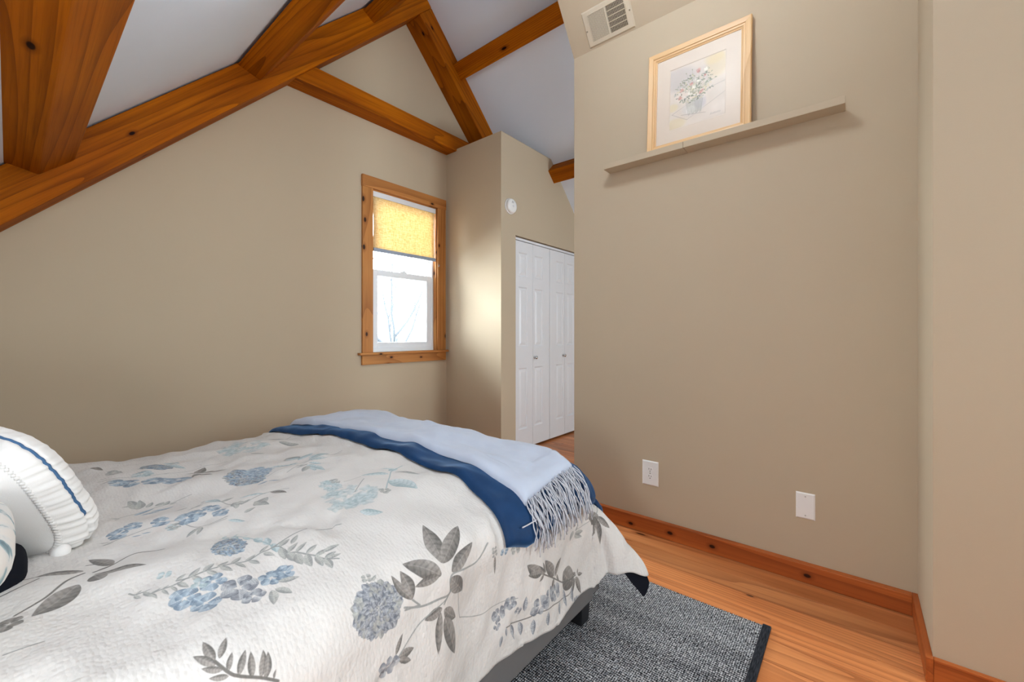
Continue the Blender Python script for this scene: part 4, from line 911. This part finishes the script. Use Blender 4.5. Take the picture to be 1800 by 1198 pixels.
# ---- throws laid across the foot of the bed
def throw(name, xl, xr, s_lo, s_hi, t0, tmax, we, mat, rough_amp, nx=70, ns=150, seed=0.0):
    """closed folded blanket; xl, xr, s_lo are functions; offset profile rounds over at the edges"""
    U, Vv = np.meshgrid(np.linspace(0, 1, nx), np.linspace(0, 1, ns), indexing='ij')
    S = np.zeros_like(U); X = np.zeros_like(U)
    for it in range(3):
        X = xl(S)*(1-U)+xr(S)*U; S = s_lo(X)*(1-Vv)+s_hi*Vv
    d = np.minimum(np.minimum((X-xl(S)), (xr(S)-X)), np.minimum((S-s_lo(X)), (s_hi-S)))
    q = np.clip(d/we, 0, 1); prof = np.sqrt(np.maximum(1-(1-q)**2, 0))
    B, n = cover_pts(X, S)
    wr = rough_amp*(vnoise(X*11+seed, S*4+seed)+0.6*vnoise(X*26, S*7+seed))+rough_amp*0.5*vnoise(X*40+S*10, S*11)
    top = B+n*(t0+tmax*prof+wr*prof)[..., None]; bot = B+n*(t0-0.001+0*prof)[..., None]
    o = grid_mesh(name, top, mat); bm = bmesh.new(); bm.from_mesh(o.data)
    vs_ = [bm.verts.new(p) for p in bot.reshape(-1, 3).tolist()]; bm.verts.ensure_lookup_table(); N_ = nx*ns
    ring = [i*ns for i in range(nx)]+[(nx-1)*ns+j for j in range(1, ns)]+[i*ns+ns-1 for i in range(nx-2, -1, -1)]+[j for j in range(ns-2, 0, -1)]
    for a, b in zip(ring, ring[1:]+ring[:1]):
        f = bm.faces.new((bm.verts[a], bm.verts[b], vs_[b], vs_[a])); f.smooth = True
    for i in range(nx-1):
        for j in range(ns-1): bm.faces.new((vs_[i*ns+j], vs_[i*ns+j+1], vs_[(i+1)*ns+j+1], vs_[(i+1)*ns+j]))
    bmesh.ops.recalc_face_normals(bm, faces=bm.faces); bm.to_mesh(o.data); bm.free()
    return o
M['navy'] = fabric('navy velvet', srgb(22, 62, 112), 0.6, 700, 0.12, 0.5, 0.25, spec=0.2)
M['navy'].node_tree.nodes['Principled BSDF'].inputs['Sheen Tint'].default_value = srgb(120, 170, 220)
_nt = M['navy'].node_tree; _mix = [n for n in _nt.nodes if n.bl_idname == 'ShaderNodeMix'][0]
_mix.inputs[6].default_value = srgb(4, 27, 55); _mix.inputs[7].default_value = srgb(22, 64, 110)
M['blue'] = fabric('light blue wool', srgb(190, 199, 216), 0.95, 900, 0.25, 0.2)
nl = lambda s: np.interp(s, [0.62, 0.705, 0.88, 1.15, 1.7, 2.28, 2.7], [0.885, 0.898, 0.925, 0.955, 0.965, 0.87, 0.84])+0.006*np.sin(s*14)
nr = lambda s: np.interp(s, [0.62, 0.8, 1.0, 2.7], [1.555, 1.565, 1.60, 1.60])
nlo = lambda x: np.interp(x, [0.85, 0.9, 0.97, 1.2, 1.45, 1.6], [0.715, 0.700, 0.674, 0.700, 0.690, 0.690])
nav = throw('navy_throw', nl, nr, nlo, 2.60, 0.008, 0.018, 0.030, M['navy'], 0.010)
tag(nav, 'dark navy velvet throw folded across the foot of the bed', 'throw blanket')
bl_l = lambda s: np.interp(s, [0.70, 0.78, 0.90, 1.15, 1.7, 2.25, 2.6], [0.985, 1.000, 1.020, 1.040, 1.030, 0.975, 0.96])+0.004*np.sin(s*11)
bl_r = lambda s: np.interp(s, [0.70, 0.79, 0.95, 1.2, 2.6], [1.290, 1.298, 1.385, 1.49, 1.52])
bl_lo = lambda x: np.interp(x, [0.95, 1.0, 1.2, 1.36], [0.775, 0.778, 0.800, 0.800])
blu = throw('light_blue_throw', bl_l, bl_r, bl_lo, 2.52, 0.026, 0.026, 0.040, M['blue'], 0.006, seed=4.0)
tag(blu, 'pale blue wool throw with fringe laid on the navy throw', 'throw blanket')
rng = random.Random(9); paths = []; rads = []
M['fringe'] = fabric('fringe wool', srgb(196, 198, 206), 0.95, 900, 0.2)
for k in range(96):
    x0 = 1.003+0.292*(k+rng.uniform(-.35, .35))/95; s0 = float(bl_lo(x0))+0.004
    ln = rng.uniform(0.105, 0.145); ph = rng.uniform(0, 6.28); am = rng.uniform(0.001, 0.006); dr = rng.uniform(-0.022, 0.012); lift = rng.uniform(0.030, 0.050)
    tt = np.linspace(0, 1, 9)
    xx = x0+dr*tt+am*np.sin(tt*7+ph); sq = s0-ln*tt
    B, n = cover_pts(xx, sq); B = B+n*(lift-0.014*tt+0.004*np.sin(tt*9+ph))[:, None]
    paths.append(B.tolist()); rads.append(0.0019)
x_ = np.linspace(1.005, 0.945, 8); B, n = cover_pts(x_, 0.735+0*x_); paths.append((B+n*0.034).tolist()); rads.append(0.0022)
fr = tubes('fringe', paths, rads, M['fringe'], blu, 5); fr['kind'] = 'stuff'
# knots and yarn ends at the far edge of the pale throw
paths = []
for k in range(26):
    x0 = 1.0+0.42*k/25; B, n = cover_pts(np.array([x0, x0+0.006, x0+0.002]), np.array([2.50, 2.54, 2.565])); paths.append((B+n*np.array([0.05, 0.056, 0.04])[:, None]).tolist())
fr = tubes('far_fringe', paths, [0.003]*26, fabric('cream yarn', srgb(226, 208, 168), 0.95), blu, 5); fr['kind'] = 'stuff'

# ---------------------------------------------------------------- gathered white cushion
M['white_cotton'] = fabric('white cotton', srgb(232, 230, 228), 0.9, 700, 0.12, 0.1, 0.03)
cu = tag(empty('gathered_cushion'), 'white gathered cushion with a blue cord and corner pompoms', 'cushion')
c_w = Vector((0.62, 0.76, 0.10)).normalized(); c_v = Vector((-0.40, 0.02, 0.92)).normalized(); c_u = Vector((-0.80, 0.60, 0.10)).normalized()
c0 = Vector((0.070, 1.335, 0.626))            # lower corner of the front panel
A_, Bv, TH = 0.19, 0.152, 0.108
cc = c0+c_u*A_*0.86+c_v*Bv*0.86
def cpt(a, row):
    """a: angle around the panel; row 0..1 from the front centre over the gathered band to the back centre"""
    ca, sa = math.cos(a), math.sin(a); n_ = 3.4
    r = (abs(ca)**n_+abs(sa)**n_)**(-1/n_)
    if row < 0.34: k = row/0.34; rad = k; w = -0.050*(1-k**2.4)
    elif row < 0.72:
        k = (row-0.34)/0.38; rad = 1+0.11*math.sin(math.pi*k)**0.8; w = TH*k
        ru = math.sin(a*46+3*math.sin(a*7)+k*1.5)+0.6*math.sin(a*83+1.3*math.sin(k*4))
        rad += 0.016*ru*math.sin(math.pi*k)**0.5*(0.35+0.65*abs(math.cos(k*math.pi)))+0.02*float(vnoise(a*4, k*3))
        if abs(k-0.5) < 0.09: rad -= 0.03*(1-abs(k-0.5)/0.09)
    else: k = (row-0.72)/0.28; rad = 1-k; w = TH+0.05*(1-(1-k)**2.4)
    return cc+c_u*(A_*r*rad*ca)+c_v*(Bv*r*rad*sa)+c_w*w
NA, NR = 360, 60
P = np.array([[cpt(2*math.pi*i/NA, max(j/(NR-1), 0.004) if j < NR-1 else 0.997)[:] for j in range(NR)] for i in range(NA+1)])
grid_mesh('cushion_cover', P, M['white_cotton'], cu)
cord = [cpt(math.pi*(0.70+0.42*i/60), 0.53) for i in range(61)]
o = tubes('cord', [cord], [0.0045], plain('blue cord', srgb(70, 102, 138), 0.8, 0.1), cu, 6); o['label'] = 'blue cord'
seamp = []
for i in range(0, 150): a = 2*math.pi*i/150; seamp.append([cpt(a, 0.335), cpt(a+0.012, 0.350)])
o = tubes('gathered_seam', seamp, [0.0035]*len(seamp), M['white_cotton'], cu, 5); o['kind'] = 'stuff'
for a in (math.pi*1.25, math.pi*0.25, math.pi*0.75, math.pi*1.75):
    p = cpt(a, 0.345)
    bm = bmesh.new(); bmesh.ops.create_icosphere(bm, subdivisions=3, radius=0.017)
    for v_ in bm.verts: v_.co *= 1+0.10*float(vnoise(v_.co.x*260, v_.co.y*260+v_.co.z*190))
    o = fin(bm, 'pompom', M['white_cotton'], cu, True); o.location = p+(p-cc).normalized()*0.010

# ---------------------------------------------------------------- floral pillow at the left edge
pil = tag(empty('floral_pillow'), 'floral pillow at the head of the bed', 'pillow')
def pillow_pts(c, ax, ay, az, e1, e2, nu=40, nv=64):
    sp = lambda v, e: math.copysign(abs(v)**e, v)
    P = np.zeros((nu, nv, 3))
    for i in range(nu):
        th = -math.pi/2+math.pi*i/(nu-1)
        for j in range(nv):
            ph = 2*math.pi*j/(nv-1)
            P[i, j] = (c[0]+ax*sp(math.cos(th), e1)*sp(math.cos(ph), e2), c[1]+ay*sp(math.cos(th), e1)*sp(math.sin(ph), e2), c[2]+az*sp(math.sin(th), e1)+0.010*float(vnoise(math.cos(ph)*3+9, math.sin(ph)*3+th)))
    return P
t = NT('floral pillow cotton'); co = t.coords('Object')
nn = t.noise(co, 9.0, 4, 0.55, 1.2)
t.base(t.ramp(nn, [(0.44, srgb(228, 224, 219)), (0.56, srgb(220, 220, 218)), (0.60, srgb(150, 172, 178)), (0.68, srgb(112, 132, 142)), (0.72, srgb(226, 222, 217))])); t.rough(0.9, 0.1)
t.bump(t.noise(co, 120, 2), 0.15, 0.002)
grid_mesh('pillow_front', pillow_pts((-0.292, 1.13, 0.748), 0.30, 0.26, 0.072, 0.75, 0.55), t.m, pil)
o = grid_mesh('dark_form', pillow_pts((-0.295, 1.29, 0.640), 0.32, 0.13, 0.060, 0.75, 0.55), M['lining'], pil); o['label'] = 'navy black form behind the pillow'  # separate dark rounded form between the pillow and the cushion

# ---------------------------------------------------------------- bare tree and bush outside
M['bark'] = plain('dark bark', srgb(96, 102, 110), 0.95, 0.02)
rng = random.Random(21)
def grow(p, d, L_, r, depth, paths, rads):
    pts = [Vector(p)]; rr = [r]; n = 5
    for i in range(n):
        d = (d+Vector((rng.uniform(-.16, .16), rng.uniform(-.16, .16), rng.uniform(-.06, .14)))).normalized(); pts.append(pts[-1]+d*L_/n); rr.append(r*(1-0.55*(i+1)/n))
        if depth > 0 and i >= 1 and rng.random() < 0.75:
            s_ = Vector((rng.uniform(-1, 1), rng.uniform(-1, 1), rng.uniform(0.0, 0.7))).normalized()
            grow(pts[-1], (d*0.55+s_*0.7).normalized(), L_*rng.uniform(0.5, 0.75), rr[-1]*0.6, depth-1, paths, rads)
    paths.append([tuple(q) for q in pts]); rads.append(rr)
tree = tag(empty('bare_tree', (5.05, 7.3, -2.15)), 'bare branching tree seen through the small window', 'tree')
paths = []; rads = []
grow((0, 0, 0), Vector((0.02, 0, 1)), 3.2, 0.06, 0, paths, rads); o = tubes('trunk', paths, rads, M['bark'], tree, 7)
paths = []; rads = []; top = Vector((0, 0, 3.0))
for d in ((-0.5, 0.1, 0.8), (0.4, -0.2, 0.75), (0.0, 0.3, 1.0), (-0.8, -0.2, 0.5), (-0.25, -0.3, 0.9), (0.75, 0.2, 0.6)): grow(top+Vector((0, 0, rng.uniform(-.5, .2))), Vector(d).normalized(), rng.uniform(1.2, 1.7), 0.030, 3, paths, rads)
tubes('branches', paths, rads, M['bark'], tree, 5)
M['bush'] = plain('winter foliage', srgb(84, 92, 96), 0.95, 0.02)
V = []; F = []
for k in range(1800):
    c = Vector((rng.gauss(3.9, 0.75), rng.gauss(8.2, 0.5), rng.uniform(-1.4, 0.75)-0.25*abs(rng.gauss(0, 1)))); a_ = Vector((rng.uniform(-1, 1), rng.uniform(-1, 1), rng.uniform(-1, 1))).normalized(); b_ = a_.orthogonal().normalized(); s_ = rng.uniform(0.02, 0.05)
    o_ = len(V); V += [c-a_*s_, c+b_*s_*0.5, c+a_*s_, c-b_*s_*0.5]; F.append((o_, o_+1, o_+2, o_+3))
tag(link('winter_bush', mesh('winter_bush', V, F), M['bush']), 'sparse winter bush below the tree outside', 'bush', kind='stuff')
tag(box('ground', 0, 14, 3.6, 20, -3.0, -2.5, plain('winter ground', srgb(70, 70, 66), 0.95, 0.1)), 'winter ground outside below the window', 'ground', kind='structure')
